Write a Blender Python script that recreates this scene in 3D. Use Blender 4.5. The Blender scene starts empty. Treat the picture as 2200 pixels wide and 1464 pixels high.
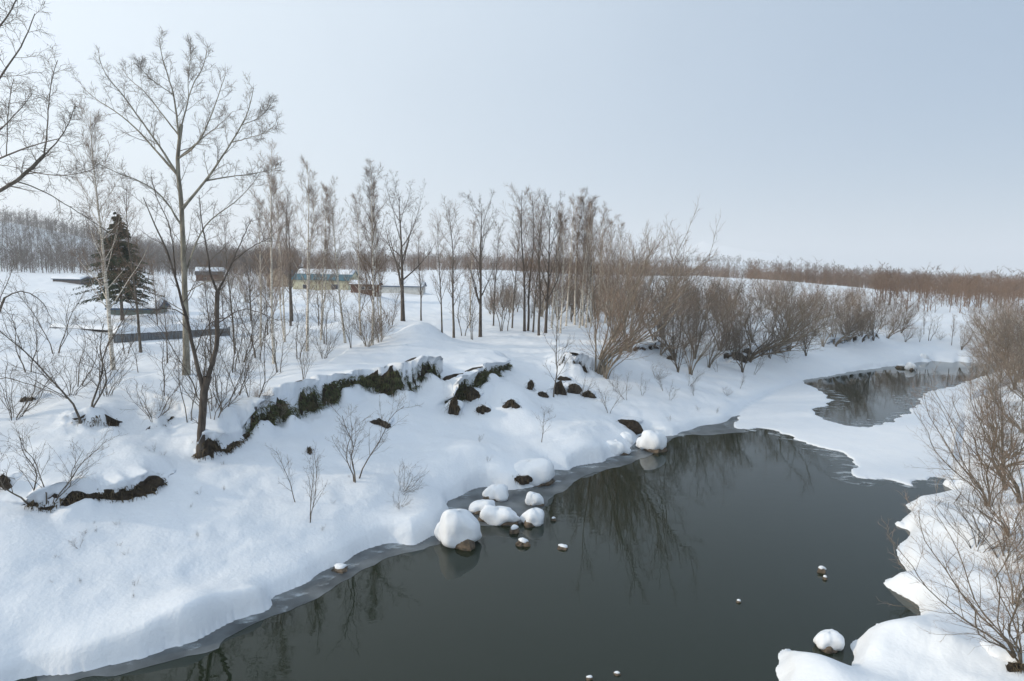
import bpy, bmesh, math, random
import numpy as np
from mathutils import Vector, Matrix

R = math.radians
random.seed(7)
rng = np.random.default_rng(7)
scene = bpy.context.scene
COL = scene.collection

# ------------------------------------------------------------------ camera
F_PX, CX, CY = 1300.0, 1100.0, 732.0          # focal length in photo pixels, picture centre
CAM = np.array([0.0, 0.0, 9.0])               # standing on a bridge nine metres over the water
PITCH, ROLL = R(6.76), R(1.25)
FWD = np.array([0, math.cos(PITCH), -math.sin(PITCH)])
UPV = np.array([0, math.sin(PITCH), math.cos(PITCH)])
RGT = np.array([1.0, 0, 0])
IX = RGT * math.cos(ROLL) + UPV * math.sin(ROLL)
IY = -RGT * math.sin(ROLL) + UPV * math.cos(ROLL)
cam_d = bpy.data.cameras.new('camera')
cam_d.sensor_width = 36.0
cam_d.lens = 36.0 * F_PX / 2200.0
cam_d.clip_start, cam_d.clip_end = 0.1, 30000
cam = bpy.data.objects.new('camera', cam_d)
COL.objects.link(cam)
cam.matrix_world = Matrix(((IX[0], IY[0], -FWD[0], CAM[0]), (IX[1], IY[1], -FWD[1], CAM[1]),
                           (IX[2], IY[2], -FWD[2], CAM[2]), (0, 0, 0, 1)))
scene.camera = cam

# ------------------------------------------------------------------ sky, sun, exposure
SUN_EL, SUN_AZ = R(19), R(-102)               # azimuth from +Y towards +X: low sun from the left
world = bpy.data.worlds.new('World')
scene.world = world
world.use_nodes = True
wn, wl = world.node_tree.nodes, world.node_tree.links
wn.clear()
wout = wn.new('ShaderNodeOutputWorld')
bg = wn.new('ShaderNodeBackground')
sky = wn.new('ShaderNodeTexSky')
sky.sky_type = 'NISHITA'
sky.sun_disc = False
sky.sun_elevation = SUN_EL
sky.sun_rotation = SUN_AZ
sky.altitude = 100
sky.air_density = 1.0
sky.dust_density = 1.2
sky.ozone_density = 1.0
bg.inputs['Strength'].default_value = 0.125
# a thin veil of high cloud over the clear sky; such a veil scatters forward, so it is brighter towards the sun
sdir = Vector((math.sin(SUN_AZ) * math.cos(SUN_EL), math.cos(SUN_AZ) * math.cos(SUN_EL), math.sin(SUN_EL)))
wtc = wn.new('ShaderNodeTexCoord')
wdot = wn.new('ShaderNodeVectorMath'); wdot.operation = 'DOT_PRODUCT'
wdot.inputs[1].default_value = sdir
wl.new(wtc.outputs['Generated'], wdot.inputs[0])
wmr = wn.new('ShaderNodeMapRange'); wmr.inputs['From Min'].default_value = -1; wmr.inputs['From Max'].default_value = 1
wl.new(wdot.outputs['Value'], wmr.inputs['Value'])
wpw = wn.new('ShaderNodeMath'); wpw.operation = 'POWER'; wpw.inputs[1].default_value = 1.12
wl.new(wmr.outputs[0], wpw.inputs[0])
wvc = wn.new('ShaderNodeMixRGB')
wvc.inputs[1].default_value = (1.4, 2.5, 4.1, 1)
wvc.inputs[2].default_value = (11.9, 12.8, 13.2, 1)
wl.new(wpw.outputs[0], wvc.inputs[0])
wnz = wn.new('ShaderNodeTexNoise'); wnz.inputs['Scale'].default_value = 1.6; wnz.inputs['Detail'].default_value = 4
wl.new(wtc.outputs['Generated'], wnz.inputs['Vector'])
wfr = wn.new('ShaderNodeMapRange'); wfr.inputs['From Min'].default_value = .3; wfr.inputs['From Max'].default_value = .7
wfr.inputs['To Min'].default_value = .70; wfr.inputs['To Max'].default_value = .82
wl.new(wnz.outputs[0], wfr.inputs['Value'])
veil = wn.new('ShaderNodeMixRGB')
wl.new(wfr.outputs[0], veil.inputs[0])
wl.new(sky.outputs[0], veil.inputs[1])
wl.new(wvc.outputs[0], veil.inputs[2])
wl.new(veil.outputs[0], bg.inputs['Color'])
wl.new(bg.outputs[0], wout.inputs['Surface'])

sun_d = bpy.data.lights.new('sun', 'SUN')
sun_d.energy = 3.6
sun_d.angle = R(2.0)              # softened by the veil of cloud
sun_d.color = (1.0, 0.83, 0.62)
sun = bpy.data.objects.new('sun', sun_d)
COL.objects.link(sun)
sun.rotation_euler = sdir.to_track_quat('Z', 'Y').to_euler()

vs = scene.view_settings
vs.view_transform = 'Standard'
vs.look = 'None'
vs.gamma = 1.0
vs.use_curve_mapping = False
vs.exposure = -0.1
scene.cycles.use_denoising = True
scene.cycles.max_bounces = 6
scene.cycles.diffuse_bounces = 3
scene.cycles.volume_bounces = 1

# ------------------------------------------------------------------ helpers
def ray(px, py):
    d = IX * ((px - CX) / F_PX) + IY * ((CY - py) / F_PX) + FWD
    return d

def P(px, py, z=0.0):
    """The point at height z that the photo shows at pixel (px, py)."""
    d = ray(px, py)
    t = (z - CAM[2]) / d[2]
    return CAM + d * t

def at_depth(px, py, y):
    d = ray(px, py)
    return CAM + d * (y / d[1])

def sm(a, b, x):
    t = np.clip((x - a) / (b - a), 0, 1)
    return t * t * (3 - 2 * t)

def _hash(ix, iy, seed):
    n = (ix * 374761393 + iy * 668265263 + seed * 974634777) & 0x7fffffff
    n = ((n ^ (n >> 13)) * 1274126177) & 0x7fffffff
    return ((n ^ (n >> 16)) & 0xffff) / 65535.0

def noise2(x, y, seed=0):
    ix, iy = np.floor(x).astype(np.int64), np.floor(y).astype(np.int64)
    fx, fy = x - ix, y - iy
    fx, fy = fx * fx * (3 - 2 * fx), fy * fy * (3 - 2 * fy)
    a, b = _hash(ix, iy, seed), _hash(ix + 1, iy, seed)
    c, d = _hash(ix, iy + 1, seed), _hash(ix + 1, iy + 1, seed)
    return (a * (1 - fx) + b * fx) * (1 - fy) + (c * (1 - fx) + d * fx) * fy * 1.0 - 0.5

def fbm(x, y, scale, octaves=3, seed=0):
    out, amp = 0.0, 1.0
    for o in range(octaves):
        out = out + amp * noise2(x / scale + 17.3 * o, y / scale - 9.1 * o, seed + o)
        scale, amp = scale * 0.5, amp * 0.5
    return out

def seg_dist(px, py, poly, closed):
    """Distance to a polyline, and the arc parameter (0..1) of the nearest point."""
    n = len(poly)
    best = np.full(px.shape, 1e18)
    arc = np.zeros(px.shape)
    L = [0.0]
    m = n if closed else n - 1
    for i in range(m):
        a, b = poly[i], poly[(i + 1) % n]
        L.append(L[-1] + math.hypot(b[0] - a[0], b[1] - a[1]))
    for i in range(m):
        ax, ay = poly[i]
        bx, by = poly[(i + 1) % n]
        dx, dy = bx - ax, by - ay
        t = np.clip(((px - ax) * dx + (py - ay) * dy) / (dx * dx + dy * dy + 1e-12), 0, 1)
        q = (px - ax - t * dx) ** 2 + (py - ay - t * dy) ** 2
        k = q < best
        best = np.where(k, q, best)
        arc = np.where(k, L[i] + t * (L[i + 1] - L[i]), arc)
    return np.sqrt(best), arc / L[-1]

def inside(px, py, poly):
    r = np.zeros(px.shape, bool)
    n = len(poly)
    for i in range(n):
        ax, ay = poly[i]
        bx, by = poly[(i + 1) % n]
        if ay == by:
            continue
        c = ((ay > py) != (by > py)) & (px < (bx - ax) * (py - ay) / (by - ay) + ax)
        r ^= c
    return r

def wander(pts, step=0.35, amp=0.05, seed=3):
    """Resample a traced line and roughen it a little, so that no straight runs stay."""
    out = []
    for a, b in zip(pts[:-1], pts[1:]):
        n = max(1, int(math.hypot(b[0] - a[0], b[1] - a[1]) / step))
        n = min(n, 6)
        for k in range(n):
            t = k / n
            out.append((a[0] + (b[0] - a[0]) * t, a[1] + (b[1] - a[1]) * t))
    out.append(pts[-1])
    o = np.array(out)
    o[:, 0] += amp * fbm(o[:, 0], o[:, 1], 0.6, 2, seed)
    o[:, 1] += amp * fbm(o[:, 0], o[:, 1], 0.6, 2, seed + 9)
    return [tuple(v) for v in o]

def smooth_line(pts, it=1):
    for _ in range(it):
        q = [pts[0]]
        for a, b in zip(pts[:-1], pts[1:]):
            q += [(a[0] * .75 + b[0] * .25, a[1] * .75 + b[1] * .25), (a[0] * .25 + b[0] * .75, a[1] * .25 + b[1] * .75)]
        pts = q + [pts[-1]]
    return pts

# ------------------------------------------------------------------ node materials
def new_mat(name):
    m = bpy.data.materials.new(name)
    m.use_nodes = True
    nt = m.node_tree
    return m, nt, nt.nodes, nt.links, nt.nodes['Principled BSDF']

def mat_noise(name, c1, c2, scale=5.0, rough=0.8, detail=6, bump=0.0, bscale=None, stretch=(1, 1, 1), spec=0.3, coord='Object'):
    m, nt, N, L, b = new_mat(name)
    tc = N.new('ShaderNodeTexCoord')
    mp = N.new('ShaderNodeMapping')
    mp.inputs['Scale'].default_value = stretch
    L.new(tc.outputs[coord], mp.inputs[0])
    nz = N.new('ShaderNodeTexNoise')
    nz.inputs['Scale'].default_value = scale
    nz.inputs['Detail'].default_value = detail
    L.new(mp.outputs[0], nz.inputs['Vector'])
    cr = N.new('ShaderNodeValToRGB')
    cr.color_ramp.elements[0].position, cr.color_ramp.elements[1].position = .35, .65
    cr.color_ramp.elements[0].color, cr.color_ramp.elements[1].color = (*c1, 1), (*c2, 1)
    L.new(nz.outputs[0], cr.inputs[0])
    L.new(cr.outputs[0], b.inputs['Base Color'])
    b.inputs['Roughness'].default_value = rough
    b.inputs['Specular IOR Level'].default_value = spec
    if bump:
        bn = N.new('ShaderNodeTexNoise')
        bn.inputs['Scale'].default_value = bscale or scale * 3
        bn.inputs['Detail'].default_value = 5
        L.new(mp.outputs[0], bn.inputs['Vector'])
        bp = N.new('ShaderNodeBump')
        bp.inputs['Strength'].default_value = bump
        bp.inputs['Distance'].default_value = 0.03
        L.new(bn.outputs[0], bp.inputs['Height'])
        L.new(bp.outputs[0], b.inputs['Normal'])
    return m

def vary(m, amount=.45):
    """each plant has a tone of its own"""
    nt = m.node_tree; N, L = nt.nodes, nt.links
    b = N['Principled BSDF']
    src = b.inputs['Base Color'].links[0].from_socket
    oi = N.new('ShaderNodeObjectInfo')
    mr = N.new('ShaderNodeMapRange'); mr.inputs['To Min'].default_value = 1 - amount; mr.inputs['To Max'].default_value = 1 + amount
    L.new(oi.outputs['Random'], mr.inputs['Value'])
    hs = N.new('ShaderNodeHueSaturation')
    L.new(mr.outputs[0], hs.inputs['Value']); L.new(src, hs.inputs['Color'])
    m2 = N.new('ShaderNodeMapRange'); m2.inputs['To Min'].default_value = 1.15; m2.inputs['To Max'].default_value = .65
    L.new(oi.outputs['Random'], m2.inputs['Value']); L.new(m2.outputs[0], hs.inputs['Saturation'])
    L.new(hs.outputs[0], b.inputs['Base Color'])
    return m

M = {}
def snow_mat():
    m, nt, N, L, b = new_mat('snow')
    tc = N.new('ShaderNodeTexCoord')
    n1 = N.new('ShaderNodeTexNoise'); n1.inputs['Scale'].default_value = 0.9; n1.inputs['Detail'].default_value = 8
    n2 = N.new('ShaderNodeTexNoise'); n2.inputs['Scale'].default_value = 9.0; n2.inputs['Detail'].default_value = 6
    L.new(tc.outputs['Object'], n1.inputs['Vector']); L.new(tc.outputs['Object'], n2.inputs['Vector'])
    mx = N.new('ShaderNodeMath'); mx.operation = 'MULTIPLY_ADD'
    mx.inputs[1].default_value = 0.30
    L.new(n2.outputs[0], mx.inputs[0]); L.new(n1.outputs[0], mx.inputs[2])
    bp = N.new('ShaderNodeBump'); bp.inputs['Strength'].default_value = 0.42; bp.inputs['Distance'].default_value = 0.12
    L.new(mx.outputs[0], bp.inputs['Height']); L.new(bp.outputs[0], b.inputs['Normal'])
    cr = N.new('ShaderNodeValToRGB')
    cr.color_ramp.elements[0].color = (.68, .745, .83, 1); cr.color_ramp.elements[1].color = (.77, .81, .855, 1)
    L.new(n1.outputs[0], cr.inputs[0]); L.new(cr.outputs[0], b.inputs['Base Color'])
    b.inputs['Roughness'].default_value = .65
    b.inputs['Specular IOR Level'].default_value = .25
    return m
M['snow'] = snow_mat()

def water_mat():
    m, nt, N, L, b = new_mat('water')
    b.inputs['Base Color'].default_value = (.012, .019, .011, 1)
    b.inputs['Roughness'].default_value = .02
    b.inputs['IOR'].default_value = 1.4
    tc = N.new('ShaderNodeTexCoord')
    mp = N.new('ShaderNodeMapping'); mp.inputs['Rotation'].default_value = (0, 0, R(-42)); mp.inputs['Scale'].default_value = (.5, 1.4, 1)
    n1 = N.new('ShaderNodeTexNoise'); n1.inputs['Scale'].default_value = 2.2; n1.inputs['Detail'].default_value = 3
    L.new(tc.outputs['Object'], mp.inputs[0]); L.new(mp.outputs[0], n1.inputs['Vector'])
    bp = N.new('ShaderNodeBump'); bp.inputs['Strength'].default_value = .05; bp.inputs['Distance'].default_value = .05
    L.new(n1.outputs[0], bp.inputs['Height']); L.new(bp.outputs[0], b.inputs['Normal'])
    return m
M['water'] = water_mat()
M['ice'] = mat_noise('thin_ice', (.040, .050, .057), (.135, .155, .17), 1.1, .38, 8, .08, 6, spec=.4)
M['earth'] = mat_noise('bank_earth', (.014, .011, .008), (.05, .038, .027), 5, .95, 8, .8, 14)
M['rock'] = mat_noise('wet_rock', (.05, .042, .034), (.16, .125, .09), 6, .7, 8, .5, 12)
M['grass_green'] = mat_noise('bamboo_grass', (.035, .055, .02), (.12, .13, .05), 2.5, .6, 4)
M['grass_dry'] = mat_noise('dry_grass', (.035, .027, .015), (.13, .10, .058), 2.0, .8, 4)
M['bark'] = mat_noise('grey_brown_bark', (.07, .058, .047), (.17, .148, .122), 3, .9, 6, .5, 14, (3, 3, .7))
M['bark_dark'] = mat_noise('dark_bark', (.05, .041, .034), (.115, .096, .08), 3, .9, 6, .5, 14, (3, 3, .7))
M['bark_pale'] = mat_noise('pale_poplar_bark', (.13, .12, .095), (.30, .28, .225), 2.2, .85, 7, .4, 10, (2.5, 2.5, .8))
M['birch'] = mat_noise('birch_bark', (.30, .26, .21), (.78, .74, .66), 5, .75, 6, .2, 10, (1, 1, 4))
M['willow_bark'] = mat_noise('willow_bark', (.14, .115, .085), (.30, .255, .20), 3, .9, 6, .4, 12, (3, 3, .7))
M['twig_brown'] = mat_noise('brown_twigs', (.14, .092, .062), (.25, .175, .12), 1.2, .85, 3)
M['twig_red'] = mat_noise('reddish_twigs', (.15, .086, .053), (.26, .165, .105), 1.0, .85, 3)
M['twig_grey'] = mat_noise('grey_twigs', (.10, .08, .063), (.20, .165, .13), 1.2, .85, 3)
M['twig_dark'] = mat_noise('dark_twigs', (.07, .055, .044), (.14, .112, .09), 1.2, .85, 3)
for k in ('twig_brown', 'twig_red', 'twig_grey', 'willow_bark'):
    vary(M[k])
M['needles'] = mat_noise('spruce_needles', (.016, .030, .016), (.05, .072, .036), 3, .7, 4)

# ------------------------------------------------------------------ mesh and object helpers
def mesh_np(name, verts, faces, mats, smooth=False, midx=None):
    """verts (n,3), faces (m,3|4) -> mesh data, fast."""
    me = bpy.data.meshes.new(name)
    verts = np.asarray(verts, np.float32)
    faces = np.asarray(faces, np.int32)
    n, k = faces.shape
    me.vertices.add(len(verts)); me.vertices.foreach_set('co', verts.ravel())
    me.loops.add(n * k); me.loops.foreach_set('vertex_index', faces.ravel())
    me.polygons.add(n)
    me.polygons.foreach_set('loop_start', np.arange(0, n * k, k, dtype=np.int32))
    try:
        me.polygons.foreach_set('loop_total', np.full(n, k, np.int32))
    except Exception:
        pass
    for mm in mats:
        me.materials.append(mm)
    if midx is not None:
        me.polygons.foreach_set('material_index', np.asarray(midx, np.int32))
    me.update(calc_edges=True)
    me.polygons.foreach_set('use_smooth', np.full(n, bool(smooth)))
    return me

def obj(name, me, parent=None, loc=None):
    o = bpy.data.objects.new(name, me)
    COL.objects.link(o)
    if parent is not None:
        o.parent = parent
    if loc is not None:
        o.location = loc
    return o

def empty(name, loc):
    o = bpy.data.objects.new(name, None)
    o.empty_display_size = 0.3
    COL.objects.link(o)
    o.location = loc
    return o

def tag(o, label=None, cat=None, group=None, kind=None):
    if label: o['label'] = label
    if cat: o['category'] = cat
    if group: o['group'] = group
    if kind: o['kind'] = kind
    return o

# ------------------------------------------------------------------ traced shorelines (photo pixels on the water plane)
LEFT_SHORE = [(35, 1463), (80, 1453), (133, 1450), (200, 1441), (233, 1430), (277, 1420), (313, 1413), (352, 1396), (372, 1390),
    (393, 1387), (433, 1372), (475, 1348), (513, 1330), (562, 1318), (587, 1303), (580, 1285), (617, 1270), (663, 1253),
    (680, 1233), (710, 1220), (743, 1209), (767, 1190), (787, 1180), (820, 1172), (842, 1166), (865, 1170),
    (887, 1174), (905, 1166), (920, 1155), (937, 1150), (962, 1120), (967, 1100), (953, 1080), (990, 1067), (1010, 1053), (1040, 1045),
    (1063, 1050), (1100, 1054), (1165, 1043), (1187, 1027), (1180, 1010), (1200, 1010), (1223, 1012), (1229, 1003), (1265, 997), (1300, 993), (1304, 983),
    (1340, 978), (1355, 963), (1366, 952), (1372, 938), (1392, 930), (1422, 938), (1453, 937), (1459, 930), (1483, 925), (1503, 915), (1557, 910), (1571, 897)]
ICE_EDGE = [(1587, 893), (1583, 902), (1574, 919), (1600, 923), (1650, 922), (1670, 928), (1700, 940), (1747, 957), (1777, 966), (1803, 970), (1827, 977),
    (1838, 993), (1833, 1018), (1848, 1030), (1900, 1029), (1933, 1039), (1961, 1045), (1951, 1035), (1968, 1029), (2013, 1025), (2052, 1031)]
RIGHT_SHORE = [(2025, 1041), (2060, 1060), (2015, 1068), (1980, 1074), (1950, 1080), (1945, 1089), (1968, 1104), (1940, 1113), (1938, 1120), (1917, 1128),
    (1958, 1141), (1956, 1153), (1924, 1176), (1930, 1203), (1947, 1223), (1950, 1241), (1920, 1240), (1894, 1250), (1910, 1266), (1975, 1299), (1977, 1316),
    (1985, 1346), (1968, 1354), (1955, 1346), (1945, 1350), (1954, 1361), (1905, 1357), (1876, 1369), (1860, 1373), (1822, 1381), (1838, 1411), (1829, 1430),
    (1828, 1446), (1794, 1449), (1754, 1435), (1711, 1421), (1703, 1398), (1682, 1393), (1669, 1408), (1676, 1424), (1664, 1438), (1674, 1466)]
FAR_POOL = [(1722, 818), (1760, 813), (1800, 805), (1867, 793), (1930, 787), (1967, 780), (2007, 777), (2060, 780), (2100, 782), (2240, 784), (2240, 797),
    (2110, 808), (2047, 830), (2010, 838), (1980, 847), (1964, 880), (1914, 908), (1860, 920), (1800, 913), (1762, 895), (1742, 880), (1790, 866), (1777, 847), (1742, 831)]

def W(pts):
    return [tuple(P(x, y)[:2]) for x, y in pts]

lsh, ice_e, rsh, far_p = W(LEFT_SHORE), W(ICE_EDGE), W(RIGHT_SHORE), W(FAR_POOL)
lsh = wander(smooth_line(lsh), .25, .06, 3)
rsh = smooth_line(rsh, 1)
ice_e = wander(smooth_line(ice_e), .16, .45, 5)
far_p = wander(smooth_line(far_p + far_p[:1], 1), .3, .5, 8)[:-1]
behind_l = [(-60.0, -45.0), (-32.0, -14.0), (-18.0, 3.0)]
behind_r = [(2.0, 6.0), (-8.0, -6.0), (-36.0, -45.0)]
MAIN = behind_l + lsh + ice_e + rsh + behind_r
FARP = far_p
# foot of the left bank: the shore, then along the edge of the ice, the far pool and on to the right
LB = behind_l + lsh[:-1] + W([(1590, 880), (1650, 848), (1722, 816), (1760, 811), (1800, 803), (1867, 791), (1930, 785), (1967, 778), (2007, 775), (2060, 778), (2240, 782)])
LB = LB + [(LB[-1][0] + 60, LB[-1][1] + 12), (900.0, 190.0), (6000.0, 900.0)]
def relax(pts, it):
    p = np.array(resample(pts, 1.0))
    for _ in range(it):
        p[1:-1] = (p[:-2] + p[1:-1] * 2 + p[2:]) / 4
    return [tuple(v) for v in p[::2]] + [tuple(p[-1])]

def resample(pts, step):
    p = np.array(pts); seg = np.r_[0, np.cumsum(np.hypot(*np.diff(p, axis=0).T))]
    tt = np.arange(0, min(seg[-1], 260), step)
    q = [(float(a), float(b)) for a, b in zip(np.interp(tt, seg, p[:, 0]), np.interp(tt, seg, p[:, 1]))]
    return q + [tuple(v) for v, l in zip(pts, seg) if l > 260]

LEFT_AREA = LB + [(6000.0, 7000.0), (-7000.0, 7000.0), (-7000.0, -200.0)]
RB = list(reversed(behind_r)) + list(reversed(rsh)) + W([(2052, 1029), (2046, 985), (2052, 930), (2075, 870), (2110, 825), (2160, 803), (2240, 799)])
RB = RB + [(RB[-1][0] + 60, RB[-1][1] + 6), (900.0, 168.0), (6000.0, 860.0)]
RIGHT_AREA = RB + [(6000.0, -7000.0), (-300.0, -7000.0)]

LB_S = relax(LB, 30)
RB_S = relax(RB, 20)

UL = np.array([0, .25, .6, 1.6, 4, 6.5, 8.5, 11, 15, 24, 45, 90, 200, 8000.])
ZL = np.array([.06, .30, .46, .75, 1.45, 2.15, 2.75, 3.2, 3.45, 3.7, 3.9, 4.1, 4.3, 4.3])
UR = np.array([0, .3, 1.0, 3, 8, 20, 60, 200, 8000.])
ZR = np.array([.06, .40, .58, .8, 1.1, 1.7, 2.6, 3.4, 3.6])

# mounds and piles: (photo pixel of the foot centre, assumed height there, radius m, height m)
MOUNDS = [((430, 1318), .5, 1.15, .42), ((545, 1300), .3, .62, .30), ((250, 1330), .9, 1.6, .18), ((905, 722), 4.0, 2.2, 1.35), ((860, 735), 3.9, 3.0, .5), ((930, 740), 3.9, 3.5, .35),
    ((700, 650), 4.0, 6.0, 1.5), ((770, 655), 4.0, 5.0, 1.1), ((610, 690), 4.0, 4.0, .9), ((850, 640), 4.0, 5.0, 1.2), ((960, 650), 4.0, 8.0, .9), ((520, 640), 4.0, 6.0, .8),
    ((420, 660), 4.0, 6.0, .9), ((140, 640), 4.0, 9.0, .8), ((60, 700), 4.0, 5.0, .6), ((300, 660), 4.0, 5.0, .7), ((750, 705), 4.0, 3.0, .9), ((640, 720), 4.0, 3.0, .7),
    ((1120, 860), 2.2, 1.6, .5), ((1090, 820), 2.8, 1.8, .6), ((1230, 900), 1.7, 1.8, .4), ((1060, 960), 1.6, 2.2, .3), ((800, 1010), 1.5, 2.0, .3), ((860, 1125), .6, 1.1, .12), ((915, 1115), .4, 1.0, .20),
    ((1000, 940), 1.7, 1.6, .25), ((1270, 960), .8, 1.3, .3), ((720, 1080), 1.2, 1.5, .2), ((285, 752), 3.8, 1.3, .42), ((370, 742), 3.8, 1.6, .35), ((455, 735), 3.8, 1.2, .40), ((150, 716), 3.8, 1.6, .35), ((215, 724), 3.8, 1.2, .3), ((300, 690), 3.9, 2.2, .5), ((140, 612), 4, 4, .6),
    ((1990, 1095), .4, .8, .25), ((1985, 1128), .4, .6, .22), ((1940, 1262), .35, .75, .22), ((1920, 1385), .4, .8, .28), ((1870, 1410), .3, .6, .25), ((1760, 1455), .3, .7, .28), ((1990, 1330), .5, .9, .25),
    ((2060, 1290), .7, 1.2, .3), ((2050, 1400), .6, .9, .2), ((2100, 1150), .7, 1.5, .3), ((2090, 990), .8, 2.0, .4), ((2120, 1240), .9, 1.0, .25)]
MW = [(P(p[0], p[1], z)[:2], r, h) for p, z, r, h in MOUNDS]

# bare earth scarps: bottom line and top line in photo pixels, assumed height of the foot
SCARPS = [
    dict(z=1.75, bot=[(40, 1092), (75, 1103), (105, 1108), (150, 1088), (185, 1083), (230, 1077), (272, 1079), (300, 1070), (345, 1056), (373, 1026)],
         top=[(40, 1080), (75, 1074), (105, 1076), (140, 1052), (185, 1043), (230, 1060), (262, 1052), (300, 1048), (345, 1026), (370, 1018)], mat='dry',
         label='dark earth scarp with hanging dry grass under the lowest snow ledge'),
    dict(z=2.35, bot=[(103, 921), (150, 921), (190, 932), (240, 926), (268, 915)], top=[(103, 912), (150, 902), (190, 898), (240, 900), (266, 905)], mat='dry',
         label='short dark earth scarp at the foot of the slender twin stemmed tree'),
    dict(z=2.4, bot=[(316, 926), (345, 940), (378, 916)], top=[(316, 912), (345, 905), (378, 904)], mat='dry',
         label='small dark hollow of bare earth under a leafless bush on the bank'),
    dict(z=2.1, bot=[(412, 985), (435, 1001), (470, 987), (500, 964), (538, 944)], top=[(412, 952), (435, 946), (470, 950), (500, 944), (536, 928)], mat='dry',
         label='dark root clump of earth under the forked tree on the bank'),
    dict(z=2.6, bot=[(530, 942), (570, 922), (620, 905), (670, 886), (730, 864), (760, 842), (800, 842), (850, 856), (900, 850), (952, 848)],
         top=[(530, 893), (562, 868), (600, 842), (650, 828), (710, 812), (760, 800), (800, 798), (860, 788), (910, 790), (955, 794)], mat='green',
         label='long dark scarp with green bamboo grass under the thick snow cornice'),
    dict(z=3.0, bot=[(960, 872), (985, 862), (1012, 852), (1040, 828), (1068, 806), (1098, 786)], top=[(962, 806), (985, 806), (1012, 798), (1040, 788), (1068, 780), (1098, 774)], mat='green',
         label='grassy dark scarp below the rounded end of the snow cornice'),
    dict(z=2.9, bot=[(1196, 792), (1215, 802), (1243, 804), (1272, 797), (1300, 806)], top=[(1196, 772), (1215, 760), (1240, 760), (1272, 772), (1300, 784)], mat='dry',
         label='dark earth hollow hung with dry grass left of the leaning willow'),
    dict(z=3.2, bot=[(1362, 757), (1395, 752), (1432, 742)], top=[(1362, 744), (1395, 735), (1432, 730)], mat='dry',
         label='mossy earth step among the willow stems on the bank'),
    dict(z=2.9, bot=[(1545, 778), (1600, 770), (1650, 760), (1700, 756)], top=[(1545, 766), (1600, 752), (1650, 744), (1700, 742)], mat='dry',
         label='long low earth step beneath the farther row of willows'),
    dict(z=2.8, bot=[(1770, 742), (1830, 736), (1890, 728)], top=[(1770, 732), (1830, 724), (1890, 719)], mat='dry',
         label='dark earth step beneath the willows above the far pool'),
]
def scarp_fields(x, y, s):
    """signed distance inland, step height and end fade at points near a scarp"""
    ln = s['line']
    d, a = seg_dist(x, y, [tuple(v) for v in ln[::2]], False)
    i = np.clip(np.rint(a * (len(ln) - 1)).astype(int), 0, len(ln) - 1)
    nx, ny = s['nrm'][i, 0], s['nrm'][i, 1]
    nd = (x - ln[i, 0]) * nx + (y - ln[i, 1]) * ny
    t0, t1 = ln[0] - ln[2], ln[-1] - ln[-3]
    t0, t1 = t0 / np.linalg.norm(t0), t1 / np.linalg.norm(t1)
    lat = np.where(a < 1e-6, np.maximum(0, (x - ln[0, 0]) * t0[0] + (y - ln[0, 1]) * t0[1]),
                   np.where(a > 1 - 1e-6, np.maximum(0, (x - ln[-1, 0]) * t1[0] + (y - ln[-1, 1]) * t1[1]), 0))
    fade = 1 - sm(.0, 1.0 + .5 * np.maximum(nd, 0), lat)
    nd = nd + (d - np.abs(nd)) * sm(.3, 1.0, nd)
    k = sm(.3, 1.2, nd)
    hm = s['h'].mean() * .75
    h = s['h'][i] * (1 - k) + np.minimum(hm, .8) * k
    return nd, h, fade, nx, ny

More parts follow.
